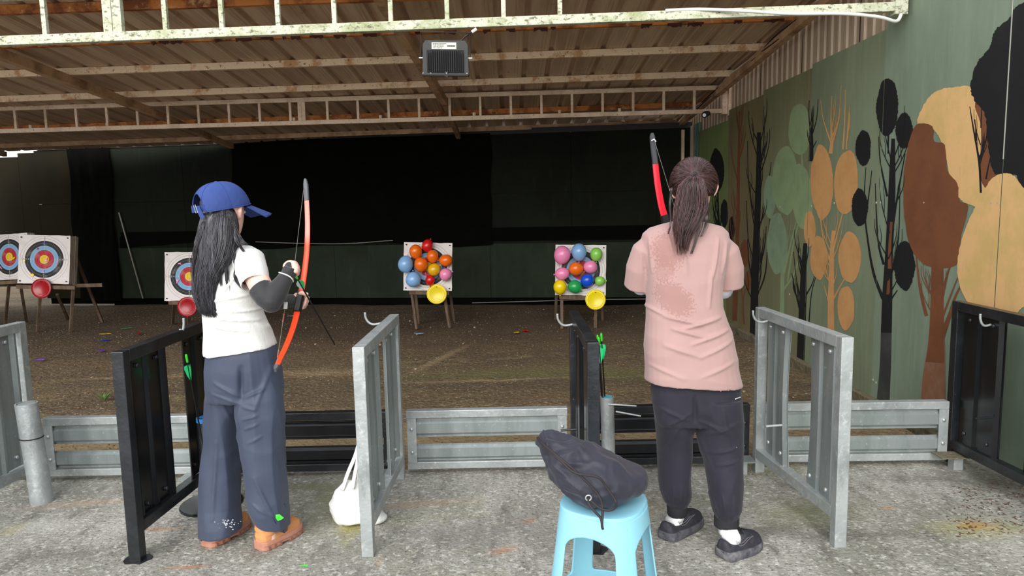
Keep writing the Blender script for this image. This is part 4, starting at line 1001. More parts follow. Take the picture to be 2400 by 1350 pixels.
def skinmat(n, c): 
    m = mat(n, c, .5, layers=[(8, I3, tuple(v * q for v, q in zip(c[:3], (.95, .82, .8))), .5, .7, .5)])
    b = m.node_tree.nodes['Principled BSDF']; b.inputs['Subsurface Weight'].default_value = .15; b.inputs['Subsurface Radius'].default_value = (.02, .008, .005); b.inputs['Subsurface Scale'].default_value = .3
    return m
skin = skinmat('skin', srgb(240, 196, 182)); lipm = mat('lips', srgb(190, 96, 96), .4)
hairA = mat('black hair', srgb(36, 34, 38), .34, layers=[(60, (1, 1, .05), srgb(112, 110, 120), .52, .70, .8)], spec=.6)  # sheen painted into the colour: grey streaks here, greyer strands in the next material
hairA2 = mat('painted sheen hair', srgb(66, 65, 72), .36, spec=.6); hairB = mat('brown black hair', srgb(42, 26, 26), .36, layers=[(60, (1, 1, .05), srgb(96, 62, 62), .55, .75, .7)], spec=.6)
hairB2 = mat('brown hair', srgb(92, 60, 60), .38, spec=.6)
whitec = mat('white jersey', srgb(216, 217, 214), .85, sheen=.2, bump=(120, I3, .001))
slate = mat('slate blue trousers', srgb(60, 69, 90), .6, sheen=.1, layers=[(3, I3, srgb(54, 62, 82), .4, .6, .7)])
blackknit = mat('black stretch knit', srgb(38, 37, 40), .7, sheen=.2, bump=(300, (1, 1, .3), .0006))
capm = mat('blue cotton cap', srgb(48, 72, 138), .8, layers=[(5, I3, srgb(40, 61, 120), .42, .62, .7)], bump=(25, I3, .004))

# ================================================================ woman in the blue cap
YA = 2.93
pa = thing('person', 'woman in a blue cap and white T-shirt with slate trousers holding the orange bow', 'person', loc=(0, 0, 0))
GA = G(575, 1275); pa.location = (GA.x, GA.y + .02, 0)
OA = V(pa.location)
def loc_to(o, org=None):
    return o
mb = MB()
# torso, hips, legs of the body itself (mostly under the clothes)
mb.rings(secs([(590, 516, 576, 2.95, .055), (608, 500, 592, 2.95, .075), (650, 502, 592, 2.94, .088), (700, 504, 592, 2.93, .085), (735, 500, 598, 2.93, .08), (790, 496, 626, 2.93, .09), (850, 494, 642, 2.94, .095), (905, 496, 648, 2.95, .09)]))
mb.rings(secs([(880, 496, 568, 2.97, .08), (960, 498, 562, 2.97, .062), (1050, 498, 548, 2.97, .05), (1150, 494, 540, 2.96, .045), (1240, 500, 528, 2.95, .03), (1262, 498, 530, 2.94, .036)], e=2))
mb.rings(secs([(880, 575, 648, 2.92, .08), (960, 580, 646, 2.91, .062), (1050, 588, 646, 2.90, .05), (1150, 604, 654, 2.89, .045), (1240, 618, 648, 2.88, .03), (1270, 612, 650, 2.88, .036)], e=2))
hc = D(526, 498, 2.94); fA = V((.31, .95, -.12)); uA = V((.06, .05, 1))
mb.tube([D(538, 600, 2.95), D(537, 575, 2.95), D(534, 545, 2.95), D(530, 520, 2.94)], [.062, .050, .048, .052], 14)
PA = head_mesh(mb, hc, fA, uA, 1.0)
# right arm (nearer): shoulder, upper arm, bent elbow, forearm up to the string hand
shR = D(582, 606, 2.88); elR = D(634, 706, 2.74); wrR = D(672, 648, 2.80)
mb.tube(smooth_open([shR, D(603, 655, 2.81), elR], 4), [.05] * 3 + [.047] * 3 + [.040] * 2 + [.034], 14)
mb.tube([elR, elR.lerp(wrR, .3), elR.lerp(wrR, .7), wrR], [.034, .036, .028, .022], 14)
# string hand: palm, curled fingers, thumb
pc = D(683, 630, 2.82)
mb.ell(pc, V((.024, .006, .006)), V((-.006, .018, 0)), 14, 10, w=V((-.004, 0, .036)))
mb.tube([wrR, D(678, 640, 2.81)], [.025, .026], 12)
for i, (x, y, dy) in enumerate(((692, 616, .02), (695, 622, .008), (696, 629, -.004), (694, 636, -.014))):
    k0 = D(685, y - 1, 2.80 + dy * .6); k1 = D(x, y, 2.805 + dy); k2 = D(x + 4, y + 6, 2.835 + dy); k3 = D(x - 3, y + 11, 2.85 + dy)
    chain(mb, [k0, k1, k2, k3], .0098, .0075)
chain(mb, [D(676, 636, 2.83), D(668, 624, 2.85), D(676, 615, 2.865), D(686, 614, 2.87)], .012, .009)
# left arm (far side): only forearm and hand show
shL = D(520, 612, 3.04); elL = D(615, 712, 3.10); wrL = D(686, 704, 3.08)
mb.tube(smooth_open([shL, D(560, 665, 3.10), elL], 4), [.048] * 3 + [.043] * 6, 12)
mb.tube([elL, elL.lerp(wrL, .4), wrL], [.036, .032, .022], 12)
hp = D(699, 703, 3.075)
mb.ell(hp, V((.026, .004, 0)), V((0, .017, 0)), 14, 10, w=V((-.004, 0, .034)))
chain(mb, [D(693, 694, 3.07), D(705, 687, 3.055), D(715, 689, 3.05), D(723, 690, 3.052)], .0115, .0085)     # thumb over the grip
for i, (y, ex) in enumerate(((698, 722), (706, 721), (713, 718), (720, 713))):
    chain(mb, [D(703, y - 1, 3.10), D(714, y - 2, 3.115), D(ex, y, 3.095), D(ex - 6, y + 2, 3.06)], .0098, .0078)
me = remeshed(mb, .0046, 3, name='body')
obA = meshobj('body', me, skin, pa)
PAf = PA; face_details(PA, pa, skin, lipm, hairA)

# T-shirt
def dispA(co, no):
    z = co[:, 2]; m = np.clip((1.08 - z) / .25, 0, 1)
    w = nz(co, 3, 3, 13, 4) * .006 * m + nz(co, 7, 7, 5, 1) * .003
    return w + 1.5 * folds(co, no, [(500, 742, 600, 752, 2.85, 7, 7), (490, 760, 585, 775, 2.85, 7, 6), (505, 728, 604, 728, 2.85, 6, 6), (498, 705, 590, 690, 2.85, 7, 5), (560, 640, 520, 700, 2.85, 9, 5), (545, 655, 590, 690, 2.85, 7, 6), (488, 782, 560, 800, 2.85, 8, 4), (600, 760, 632, 790, 2.85, 8, 4)])
ms = MB()
ms.rings(secs([(574, 518, 568, 2.955, .062), (584, 498, 590, 2.955, .078), (600, 488, 604, 2.95, .095), (630, 486, 606, 2.94, .108), (665, 484, 604, 2.93, .115), (700, 480, 606, 2.92, .112), (725, 479, 611, 2.92, .105), (755, 482, 622, 2.92, .108), (785, 482, 636, 2.925, .118), (802, 482, 643, 2.93, .126, -.0), (821, 484, 645, 2.93, .130, .12)]))
slc = D(599, 667, 2.795); sla = (slc - D(583, 608, 2.87)).normalized()
ms.tube([D(572, 600, 2.90), D(583, 612, 2.87), D(592, 640, 2.83), slc], [.055, .066, .062, .0575], 20)
ms.tube([D(520, 606, 3.02), D(538, 640, 3.08), D(556, 668, 3.11)], [.060, .062, .058], 16)
hemA = D(564, 829, 2.93)
me = remeshed(ms, .0054, 4, caps=[(slc, sla, .075), (D(564, 821, 2.93), V((-.1, 0, -1)), .2), (D(543, 572, 2.955), V((0, 0, 1)), .062), (D(556, 668, 3.11), (D(556, 668, 3.11) - D(538, 640, 3.08)).normalized(), .075)], dispf=dispA, name='shirt')
meshobj('t_shirt', me, whitec, pa, .003)

# trousers
def dispP(co, no):
    z = co[:, 2]
    w = (nz(co, 11, 11, 1.5, 2) * .009 + nz(co, 5, 5, 9, 6) * .004) * np.clip((1.0 - z) / .3, 0.3, 1)
    w += .9 * folds(co, no, [(500, 900, 565, 935, 2.8, 9, 9), (492, 925, 560, 950, 2.8, 8, 7), (570, 935, 610, 918, 2.8, 9, 8), (566, 955, 598, 962, 2.8, 7, 7), (568, 985, 602, 975, 2.8, 7, 8), (572, 1008, 604, 995, 2.8, 7, 7), (580, 1040, 612, 1025, 2.8, 8, 5),
                       (495, 930, 520, 1000, 2.8, 10, 5), (560, 960, 545, 1060, 2.8, 9, 6), (620, 870, 598, 960, 2.8, 12, 6), (640, 1080, 655, 1200, 2.8, 12, 7), (598, 1120, 640, 1210, 2.8, 9, 7), (594, 1180, 640, 1212, 2.8, 7, 8), (490, 1050, 485, 1230, 2.8, 12, 6), (540, 1060, 548, 1220, 2.8, 12, 5)])
    w += folds(co, no, [(563, 865, 562, 935, 2.8, 14, -16)])
    return w
mp = MB()
mp.rings(secs([(806, 486, 640, 2.93, .112, .10), (830, 483, 648, 2.93, .120, .06), (860, 481, 655, 2.935, .130), (900, 482, 661, 2.94, .134), (930, 483, 662, 2.94, .120)], e=2.2))
mp.rings(secs([(880, 500, 570, 2.965, .085), (930, 487, 576, 2.972, .108), (970, 486, 570, 2.975, .108), (1033, 483, 564, 2.97, .100), (1101, 473, 562, 2.965, .102), (1181, 472, 558, 2.95, .098), (1226, 470, 562, 2.93, .092, .04), (1249, 470, 562, 2.925, .088, .12)], e=2.2))
mp.rings(secs([(880, 566, 648, 2.92, .085), (930, 558, 660, 2.912, .110), (970, 558, 664, 2.905, .108), (1033, 566, 664, 2.90, .100), (1101, 577, 665, 2.89, .096), (1160, 584, 670, 2.885, .096), (1194, 590, 674, 2.88, .094, -.1), (1226, 602, 676, 2.89, .088, -.25)], e=2.2))
hl = D(516, 1249, 2.925); hr = D(638, 1228, 2.89)
me = remeshed(mp, .0052, 3, caps=[(hl, V((0, 0, -1)), .125), (hr, V((-.2, 0, -1)), .11)], dispf=dispP, name='trousers')
tro = meshobj('trousers', me, slate, pa, .003)
# front flap of the right hem hanging over the boot
fl = [D(634, 1196, 2.80), D(668, 1180, 2.86), D(676, 1215, 2.90), D(674, 1243, 2.91), D(667, 1250, 2.89), D(655, 1246, 2.85), D(645, 1226, 2.80), D(636, 1212, 2.79)]
obj('hem_flap', MB().prism(fl, (-.004, .008, 0)), slate, tro, smooth='all')
obj('leaf_scrap', MB().prism([D(646, 1207, 2.78), D(655, 1206, 2.785), D(665, 1214, 2.79), D(659, 1218, 2.785), D(651, 1221, 2.78), D(646, 1214, 2.775)], (0, .001, .001)), nock, tro)
mud = mat('dried mud', srgb(176, 180, 184), .9); mb = MB()
for k in range(40):
    q = D(rnd.gauss(536, 12), rnd.gauss(1228, 6), 2.812); s = rnd.uniform(.0008, .003); mb.ell(q, (s * 1.6, 0, 0), (0, .002, 0), 6, 4, w=(0, 0, s))
tag(obj('mud_spots', mb, mud, tro), kind='stuff')

# black arm sleeves with open palm mitts
ma = MB()
ma.tube([D(611, 675, 2.775), D(619, 687, 2.762), D(627, 698, 2.75), elR], [.0515, .0505, .049, .044], 18)
ma.ell(elR + V((.002, 0, -.004)), V((.043, 0, 0)), V((0, .043, 0)), 16, 12, w=V((0, 0, .043)))
ma.tube([elR, elR.lerp(wrR, .3), elR.lerp(wrR, .7), wrR, D(678, 640, 2.80), D(681, 626, 2.80)], [.044, .0465, .037, .030, .030, .0275], 18)
ma.ell(pc + V((-.002, -.006, -.002)), V((.025, .004, .004)), V((-.004, .017, 0)), 14, 10, w=V((-.004, 0, .034)))
e0 = D(611, 675, 2.775)
me = remeshed(ma, .005, 3, caps=[(e0, (e0 - D(624, 694, 2.755)).normalized(), .06)], dispf=lambda c, n: nz(c, 20, 20, 30, 3) * .0012, name='arm_sleeve')
meshobj('arm_sleeve', me, blackknit, pa, .0015)
ma = MB(); ma.tube([D(585, 690, 3.10), elL, elL.lerp(wrL, .4), wrL, D(694, 703, 3.078)], [.046, .046, .040, .029, .028], 18)
ma.ell(D(695, 704, 3.07), V((.016, .004, 0)), V((0, .019, 0)), 14, 10, w=V((-.003, 0, .030)))
meshobj('arm_sleeve', remeshed(ma, .006, 3, name='arm_sleeve'), blackknit, pa)
bc = D(671, 649, 2.80); ax = (D(678, 640, 2.80) - elR).normalized()
M_ = Matrix.Translation(bc) @ ax.to_track_quat('Z', 'Y').to_matrix().to_4x4()
obj('wrist_cord', MB().tube([M_ @ V((.033 * math.cos(a * .3927), .033 * math.sin(a * .3927), .002 * math.sin(a))) for a in range(16)], .0028, 8, closed=True, cap=False), MT['white'], pa, smooth='all')

# hair: a body of hair and many strands
hm = MB()
hm.rings(secs([(478, 500, 546, 2.945, .080), (500, 480, 548, 2.925, .090), (530, 470, 552, 2.905, .085), (570, 462, 552, 2.88, .070), (610, 460, 540, 2.86, .055), (650, 464, 506, 2.845, .040), (682, 470, 494, 2.838, .018)], e=2))
me = remeshed(hm, .007, 4, dispf=lambda c, n: nz(c, 26, 26, 3, 8) * .007, name='hair')
ha = meshobj('hair', me, hairA, pa)
obj('scalp_hair', MB().ell(hc + V((-.012, -.022, .034)), V((.074, 0, 0)), V((0, .078, 0)), 24, 16, w=V((0, 0, .062))), hairA, ha, smooth='all')
def hairpath(u, d, seed, tip):
    r_ = random.Random(seed); ctrl = [(485, 484, 552, 2.95, .088), (505, 476, 555, 2.925, .098), (530, 466, 558, 2.905, .096), (570, 457, 560, 2.88, .082), (610, 455, 545, 2.86, .066), (650, 453, 516, 2.845, .052), (690, 452, 506, 2.835, .042), (722, 464, 506, 2.83, .032), (742, 478, 512, 2.83, .024)]
    pts = []; n = 16; ph = r_.uniform(0, 6.28); am = r_.uniform(1.0, 3.6); fr = r_.uniform(1.4, 2.8)
    for i in range(n + 1):
        t = i / n * tip; s = t * (len(ctrl) - 1); a = int(min(s, len(ctrl) - 2)); w = s - a
        c = [ctrl[a][k] * (1 - w) + ctrl[a + 1][k] * w for k in range(5)]
        x = (c[1] + c[2]) / 2 + u * (c[2] - c[1]) / 2 + am * math.sin(fr * t * 6.28 + ph) * t * 1.6
        dd = -c[4] * math.sqrt(max(0, 1 - min(1, u * u))) * d
        pts.append(D(x, c[0], c[3] + dd + .002 * math.sin(ph + 5 * t)))
    return pts
S1 = []; S2 = []
for k in range(1150):
    u = rnd.uniform(-1.02, 1.02); p = hairpath(u, rnd.uniform(.9, 1.05), k, rnd.uniform(.62, 1.0) if rnd.random() < .55 else rnd.uniform(.9, 1.02))
    (S1 if rnd.random() < .62 else S2).append(p)
tag(obj('hair_strands', strands(S1, .0019, .0004), hairA, ha, smooth='all'), kind='stuff'); tag(obj('hair_strands', strands(S2, .0017, .0004), hairA2, ha, smooth='all'), kind='stuff')
S3 = []
for (P_, cnt, sp) in (([(535, 500), (545, 540), (558, 570), (572, 590)], 26, 3), ([(530, 540), (545, 590), (552, 625), (550, 650), (560, 668), (575, 682)], 26, 2.5), ([(520, 560), (528, 610), (532, 660), (536, 694)], 22, 3), ([(505, 560), (512, 610), (517, 660), (522, 700)], 16, 2.5),
                      ([(540, 520), (556, 552), (570, 568), (582, 575)], 16, 3), ([(480, 520), (458, 590), (452, 640), (456, 680)], 18, 2.5)):
    for k in range(cnt):
        ox = rnd.gauss(0, sp); S3.append(smooth_open([D(x + ox * (1 - .5 * i / len(P_)) + rnd.gauss(0, .6), y + rnd.gauss(0, 1), 2.815 + .01 * rnd.random() if y > 560 else 2.83) for i, (x, y) in enumerate(P_)], 4))
tag(obj('hair_wisps', strands(S3, .0017, .0003), hairA, ha, smooth='all'), kind='stuff')

# cap
ct = D(520, 489, 2.935); fc = V((.70, .70, .16)).normalized(); rc = fc.cross(V((0, 0, 1))).normalized(); uc = rc.cross(fc).normalized()
vs = []; fs = []; NT, NP = 120, 36
for j in range(NP + 1):
    ph = (math.pi / 2) * (1 - j / NP) * .995
    for i in range(NT):
        a = 2 * math.pi * i / NT
        cr, sr = max(0, math.cos(ph)), max(0, math.sin(ph))
        x = math.cos(a) * .098 * cr ** .8; y = math.sin(a) * .118 * cr ** .8; z = .112 * sr ** 1.05
        # eight panels: slight scallop
        k = 1 + .010 * abs(math.sin(3 * a)) * cr + .006 * noise.noise(V((x * 30, y * 30, z * 30)))
        vs.append(ct + rc * x * k + fc * y * k + uc * z)
for j in range(NP):
    for i in range(NT):
        i2 = (i + 1) % NT; a = 2 * math.pi * (i + .5) / NT; da = abs((a - math.pi * 1.5 + math.pi) % (2 * math.pi) - math.pi)
        hgt = 1 - (j + .5) / NP
        if (da / .66) ** 2 + ((1 - hgt - .0) / .0001 if False else ((hgt) / .50) ** 2) < 1: continue
        fs.append((j * NT + i, (j + 1) * NT + i, (j + 1) * NT + i2, j * NT + i2))
cpo = obj('cap', MB().add(vs, fs), capm, pa, smooth='all')
bm = bmesh.new(); bm.from_mesh(cpo.data); bmesh.ops.delete(bm, geom=[v for v in bm.verts if not v.link_faces], context='VERTS'); boundary_smooth(bm, 12); bm.to_mesh(cpo.data); bm.free()
sd = cpo.modifiers.new('s', 'SOLIDIFY'); sd.thickness = .003
# brim: curved plate
vs = []; fs = []
for j in range(9):
    for i in range(21):
        a = math.radians(-50 + 100 * i / 20); k = j / 8; ext = .088 * k * math.cos(a * .85) ** .6
        p = ct + rc * (math.sin(a) * .098) * (1 + .02 * k) + fc * (math.cos(a) * .118 + ext) - uc * (.004 + .052 * k + .010 * (math.sin(a) ** 2) * (.4 + k))
        vs.append(p)
for j in range(8):
    for i in range(20): q = j * 21 + i; fs.append((q, q + 1, q + 22, q + 21))
b_ = obj('brim', MB().add(vs, fs), capm, cpo, smooth='all'); sd = b_.modifiers.new('s', 'SOLIDIFY'); sd.thickness = .004
def capp(a, z, k=1.01): return ct + rc * (math.cos(a) * .098 * k) + fc * (math.sin(a) * .118 * k) + uc * z
obj('strap', MB().prism([capp(math.pi * 1.5 + t * .13, .004) for t in range(-5, 6)] + [capp(math.pi * 1.5 + t * .13, .030, .99) for t in range(5, -6, -1)], -fc * -.003), capm, cpo, smooth=True)
obj('strap_end', MB().prism([capp(math.pi * 1.5 + .28, .032, 1.03), capp(math.pi * 1.5 + .50, .030, 1.03), capp(math.pi * 1.5 + .62, -.020, 1.04), capp(math.pi * 1.5 + .44, -.024, 1.04)], rc * .002 - fc * .002), capm, cpo)
obj('buckle', MB().tube([capp(math.pi * 1.5 + .22, .034, 1.04), capp(math.pi * 1.5 + .34, .036, 1.05), capp(math.pi * 1.5 + .38, .004, 1.05), capp(math.pi * 1.5 + .26, .002, 1.04)], .0013, 6, closed=True, cap=False), MT['bolt'], cpo)
obj('button', MB().ell(ct + uc * .112, rc * .008, fc * .008, 10, 6, w=uc * .004), capm, cpo, smooth='all')
obj('hat_band', MB().tube([capp(2 * math.pi * i / 40, .001, 1.012) for i in range(-10, 31) if abs(((2 * math.pi * i / 40) - math.pi * 1.5 + math.pi) % (2 * math.pi) - math.pi) > .5], .0022, 6), capm, cpo, smooth='all')
for s_ in (-1, 1, 0): pass
mb = MB()
for q in range(3):
    a = q * math.pi / 3
    pts = []
    for i in range(23):
        t = math.pi * i / 22; cr = abs(math.cos(t)); sr = max(0.0, math.sin(t)); sg = 1 if math.cos(t) > 0 else -1
        aa = a if sg > 0 else a + math.pi
        if abs((aa - math.pi * 1.5 + math.pi) % (2 * math.pi) - math.pi) < .4 and sr < .5: continue
        pts.append(ct + (rc * math.cos(aa) * .0985 + fc * math.sin(aa) * .1185) * cr ** .8 + uc * .1125 * sr ** 1.05)
    mb.tube(pts, .0012, 5)
obj('panel_seams', mb, mat('cap seam', srgb(40, 62, 128), .8), cpo)

# footwear ------------------------------------------------------------
def shoe(parent, heel, toe, kind, m_up, m_sole, name, high, flip=1):
    heel = V(heel); toe = V(toe); heel.z = 0; toe.z = 0
    f = (toe - heel); L = f.length; f.normalize(); s = V((-f.y, f.x, 0))
    P = lambda x, y, z: heel + f * x * L + s * y + V((0, 0, z))
    w = lambda x: (.036 + .012 * math.sin(math.pi * min(1, x * 1.05 + .02)) + .006 * (x > .4) * math.sin(math.pi * (x - .4) / .6)) * (1 if x < .85 else math.sqrt(max(.05, 1 - ((x - .85) / .16) ** 2))) * (1 if x > .08 else math.sqrt(max(.25, 1 - ((.08 - x) / .09) ** 2)))
    xs_ = [0, .02, .06, .12, .2, .3, .4, .5, .6, .7, .8, .88, .94, .98, 1.0]
    st = .036 if kind == 'boot' else .032
    ms_ = MB(); rs = []
    for x in xs_:
        zt = st + (.010 * (1 - x) if kind == 'sneaker' else .004); zb = 0 + (.016 * max(0, (x - .8) / .2) ** 2) + (.010 * max(0, (.06 - x) / .06) if kind == 'sneaker' else 0) + (.008 if kind == 'boot' and .36 < x < .52 else 0)
        ww = w(x) + .006
        rs.append([P(x, ww * .93, zb), P(x, ww, zb + .008), P(x, ww * 1.0, zt - .01), P(x, ww * .94, zt), P(x, -ww * .94, zt), P(x, -ww, zt - .01), P(x, -ww, zb + .008), P(x, -ww * .93, zb)])
    ms_.rings(rs)
    mu = MB(); rs = []
    hh = [.040, .056, .058, .048, .036, .038, .062, .074, .066, .058, .050, .044, .034, .022, .012] if kind == 'sneaker' else [.06, .075, .082, .086, .088, .088, .084, .074, .064, .056, .050, .044, .034, .022, .012]
    for x, h in zip(xs_, hh):
        ww = w(x) * .97; n = 14; row = []
        for k in range(n):
            t = math.pi * k / (n - 1); cy = math.cos(t); sy = max(0.0, math.sin(t))
            row.append(P(x, ww * (abs(cy) ** .7) * (1 if cy > 0 else -1) * (1 - .15 * sy), st - .004 + h * sy ** .75))
        row.append(P(x, 0, st - .006)); rs.append(row)
    mu.rings(rs)
    if high:
        mu.rings([ring(P(.22, 0, st + .03), .05, .046), ring(P(.20, 0, .11), .046, .042), ring(P(.19, 0, .145), .047, .043), ring(P(.18, 0, high), .049, .046)])
    me = remeshed(mu, .0045, 3, caps=[(P(.18, 0, high), V((0, 0, 1)), .06)] if high else [], dispf=lambda c, n: nz(c, 14, 14, 34, 1) * (.0030 if high else .0008), name=name)
    o = meshobj(name, me, m_up, parent)
    obj('sole', ms_, m_sole, o, smooth=True, bevel=.003)
    if kind == 'boot':
        mb = MB()
        for x in (.10, .22, .34, .58, .70, .82, .92):
            for q in (-1, 1): mb.box(P(x, q * (w(x) + .0055), .010), (.012, .004, .016), Matrix((f, s, V((0, 0, 1)))).transposed())
        obj('tread_lug', mb, mat('lug', srgb(146, 100, 84), .8), o)
        obj('sole_groove', MB().tube([P(x, q * (w(x) + .0065), .022) for q in (1, -1) for x in (xs_[1:-2] if q > 0 else xs_[1:-2][::-1])], .0012, 5), mat('groove', srgb(150, 100, 80), .8), o)
        obj('pull_tab', MB().beam(P(-.01, 0, .14), P(-.0, 0, .105), .024, .004, up=-f), mat('tab', srgb(190, 116, 70), .8), o)
        mb = MB()
        for x, z in ((.42, .112), (.50, .100), (.57, .092)): mb.tube([P(x, -.03, z - .012), P(x + .02, 0, z + .004), P(x, .03, z - .012)], .0028, 6)
        mb.tube([P(.50, 0, .108), P(.46, -.03, .10), P(.5, -.05, .075)], .0026, 6); mb.tube([P(.50, 0, .108), P(.54, -.03, .096), P(.6, -.042, .075)], .0026, 6)
        obj('laces', mb, mat('tan lace', srgb(160, 100, 66), .8), o)
    else:
        mb = MB()
        for x in (.42, .48, .54, .60, .66): mb.tube([P(x - .02, -.024, st + .066 - (x - .4) * .10), P(x, 0, st + .086 - (x - .4) * .11), P(x - .02, .024, st + .066 - (x - .4) * .10)], .0025, 6)
        obj('laces', mb, MT['blackplastic'], o)
        for q in (-1, 1):
            sw_ = [(.16, .070), (.20, .052), (.26, .042), (.34, .042), (.46, .058), (.58, .066), (.44, .066), (.34, .054), (.27, .052), (.22, .058)]
            pts = [P(x, q * (w(x) * (1.00) + .0018 - .10 * max(0, z - .045)), st + z - .012) for x, z in sw_]
            obj('side_mark', MB().tube(pts, .0012, 5, closed=True, cap=False), mat('pale piping', srgb(120, 112, 122), .5), o)
    return o
bootm = mat('tan nubuck', srgb(214, 148, 94), .85, layers=[(7, I3, srgb(190, 122, 74), .45, .65, .8)]); bsole = mat('pinkish tan rubber', srgb(184, 130, 108), .7, layers=[(12, I3, srgb(160, 108, 88), .5, .65, .6)])
shoe(pa, G(482, 1283), G(580, 1228), 'boot', bootm, bsole, 'boot', .16)
shoe(pa, G(606, 1290), G(702, 1240), 'boot', bootm, bsole, 'boot', .165)

# orange bow -----------------------------------------------------------
orm = bpy.data.materials.new('orange limb'); orm.use_nodes = True
def gradmat(name, z0, z1, c0, c1, rough=.35):
    m = bpy.data.materials.new(name); m.use_nodes = True; nt = m.node_tree; b = nt.nodes['Principled BSDF']; b.inputs['Roughness'].default_value = rough
    tc = nt.nodes.new('ShaderNodeTexCoord'); sp = nt.nodes.new('ShaderNodeSeparateXYZ'); mr = nt.nodes.new('ShaderNodeMapRange'); mx = nt.nodes.new('ShaderNodeMix'); mx.data_type = 'RGBA'
    mr.inputs['From Min'].default_value = z0; mr.inputs['From Max'].default_value = z1
    nt.links.new(tc.outputs['Object'], sp.inputs[0]); nt.links.new(sp.outputs['Z'], mr.inputs[0]); nt.links.new(mr.outputs[0], mx.inputs[0]); mx.inputs[6].default_value = c0; mx.inputs[7].default_value = c1
    nt.links.new(mx.outputs[2], b.inputs['Base Color']); return m
def bow(label, pts, wmid, mlow, mup, string, tip, grip, gripm, tipm):
    t = thing('bow', label, 'bow', 'training bows', loc=pts[grip[0]][0] if False else (0, 0, 0))
    P3 = [V(p) for p in pts]; c = sum(P3, V()) / len(P3); t.location = c
    Q = smooth_open([p - c for p in P3], 6); n = len(Q)
    def seg(a, b, w, d, nm, m, bev=.002):
        rs = []; ii = [i for i in range(n) if a <= i / (n - 1) <= b]
        for i in ii:
            tt = (Q[min(i + 1, n - 1)] - Q[max(i - 1, 0)]).normalized(); s = tt.cross(V((0, 1, 0))).normalized(); o_ = s.cross(tt)
            ww = w(i / (n - 1)) / 2; dd = d / 2
            rs.append([Q[i] + s * (x * ww) + o_ * (y * dd) for x, y in ((-1, -.6), (-.7, -1), (.7, -1), (1, -.6), (1, .6), (.7, 1), (-.7, 1), (-1, .6))])
        return obj(nm, MB().rings(rs), m, t, smooth=True)
    seg(tip[0], grip[0], lambda f: wmid * (.85 + .3 * min(1, f / grip[0])), .010, 'upper_limb', mup)
    seg(grip[1], tip[1], lambda f: wmid * (1.15 - .3 * (f - grip[1]) / (1 - grip[1])), .010, 'lower_limb', mlow)
    seg(grip[0] - .02, grip[1] + .02, lambda f: wmid * 1.35, .034, 'grip', gripm)
    seg(0, tip[0] + .02, lambda f: wmid * (.45 + .5 * min(1, f / .03)), .018, 'tip', tipm); seg(tip[1] - .01, 1, lambda f: wmid * (.45 + .5 * min(1, (1 - f) / .03)), .018, 'tip', tipm)
    obj('string', MB().tube([V(p) - c for p in string], .0011, 6), mat('waxed string', srgb(112, 106, 100), .6), t)
    return t, c
pk = D(0, 560, 3.15).z
A_pts = [D(716, 420, 3.24), D(719, 470, 3.21), D(721, 530, 3.17), D(719, 590, 3.13), D(712, 650, 3.09), D(705, 690, 3.065), D(698, 725, 3.04), D(688, 765, 2.98), D(672, 808, 2.90), D(656, 842, 2.83), D(645, 868, 2.775)]
gm_ = gradmat('salmon to orange limb', -.0, 0.0, (0, 0, 0, 1), (0, 0, 0, 1))  # limb colour turns from orange to salmon towards the top
tb, cb = bow('orange bow with a salmon upper limb held by the woman in the blue cap', A_pts, .0225, mat('orange limb', srgb(240, 66, 8), .4), gm_, [D(713, 432, 3.235), D(690, 624, 2.87), D(668, 720, 2.82), D(647, 862, 2.765)], (.09, .955), (.50, .60), MT['blackplastic'], mat('grey tip', srgb(84, 88, 92), .5))
gm_.node_tree.nodes['Map Range'].inputs['From Min'].default_value = D(720, 575, 3.14).z - cb.z; gm_.node_tree.nodes['Map Range'].inputs['From Max'].default_value = D(720, 548, 3.16).z - cb.z
mx = [n for n in gm_.node_tree.nodes if n.type == 'MIX'][0]; mx.inputs[6].default_value = srgb(240, 66, 8); mx.inputs[7].default_value = srgb(236, 140, 124)
redw = mat('reddish string serving', srgb(150, 84, 76), .7)
for y0, y1 in ((735, 755), (820, 838)):
    g = lambda y: D(668 - (y - 720) / 142 * 21, y, 2.82 - (y - 720) / 142 * .055) - cb
    obj('string_serving', MB().tube([g(y0), g(y1)], .003, 6), redw, tb)
obj('nocking_sleeve', MB().tube([D(670, 708, 2.825) - cb, D(669, 724, 2.82) - cb], .008, 8), MT['white'], tb, smooth='all')
an = D(690, 641, 2.86); at = D(787, 812, 3.44)
arrow(an, at, 'arrow nocked on the orange bow and pointing down at the dirt', roll=.8)

# ================================================================ woman in the pink shirt
YB = 2.86
pb_ = thing('person', 'woman with a ponytail in a loose dusty pink T-shirt and dark jogger trousers', 'person', loc=(G(1655, 1290).x, 2.8, 0))
pinkm = mat('dusty pink cotton', srgb(176, 143, 139), .9, layers=[(2.5, I3, srgb(168, 135, 131), .42, .62, .7)], sheen=.2)
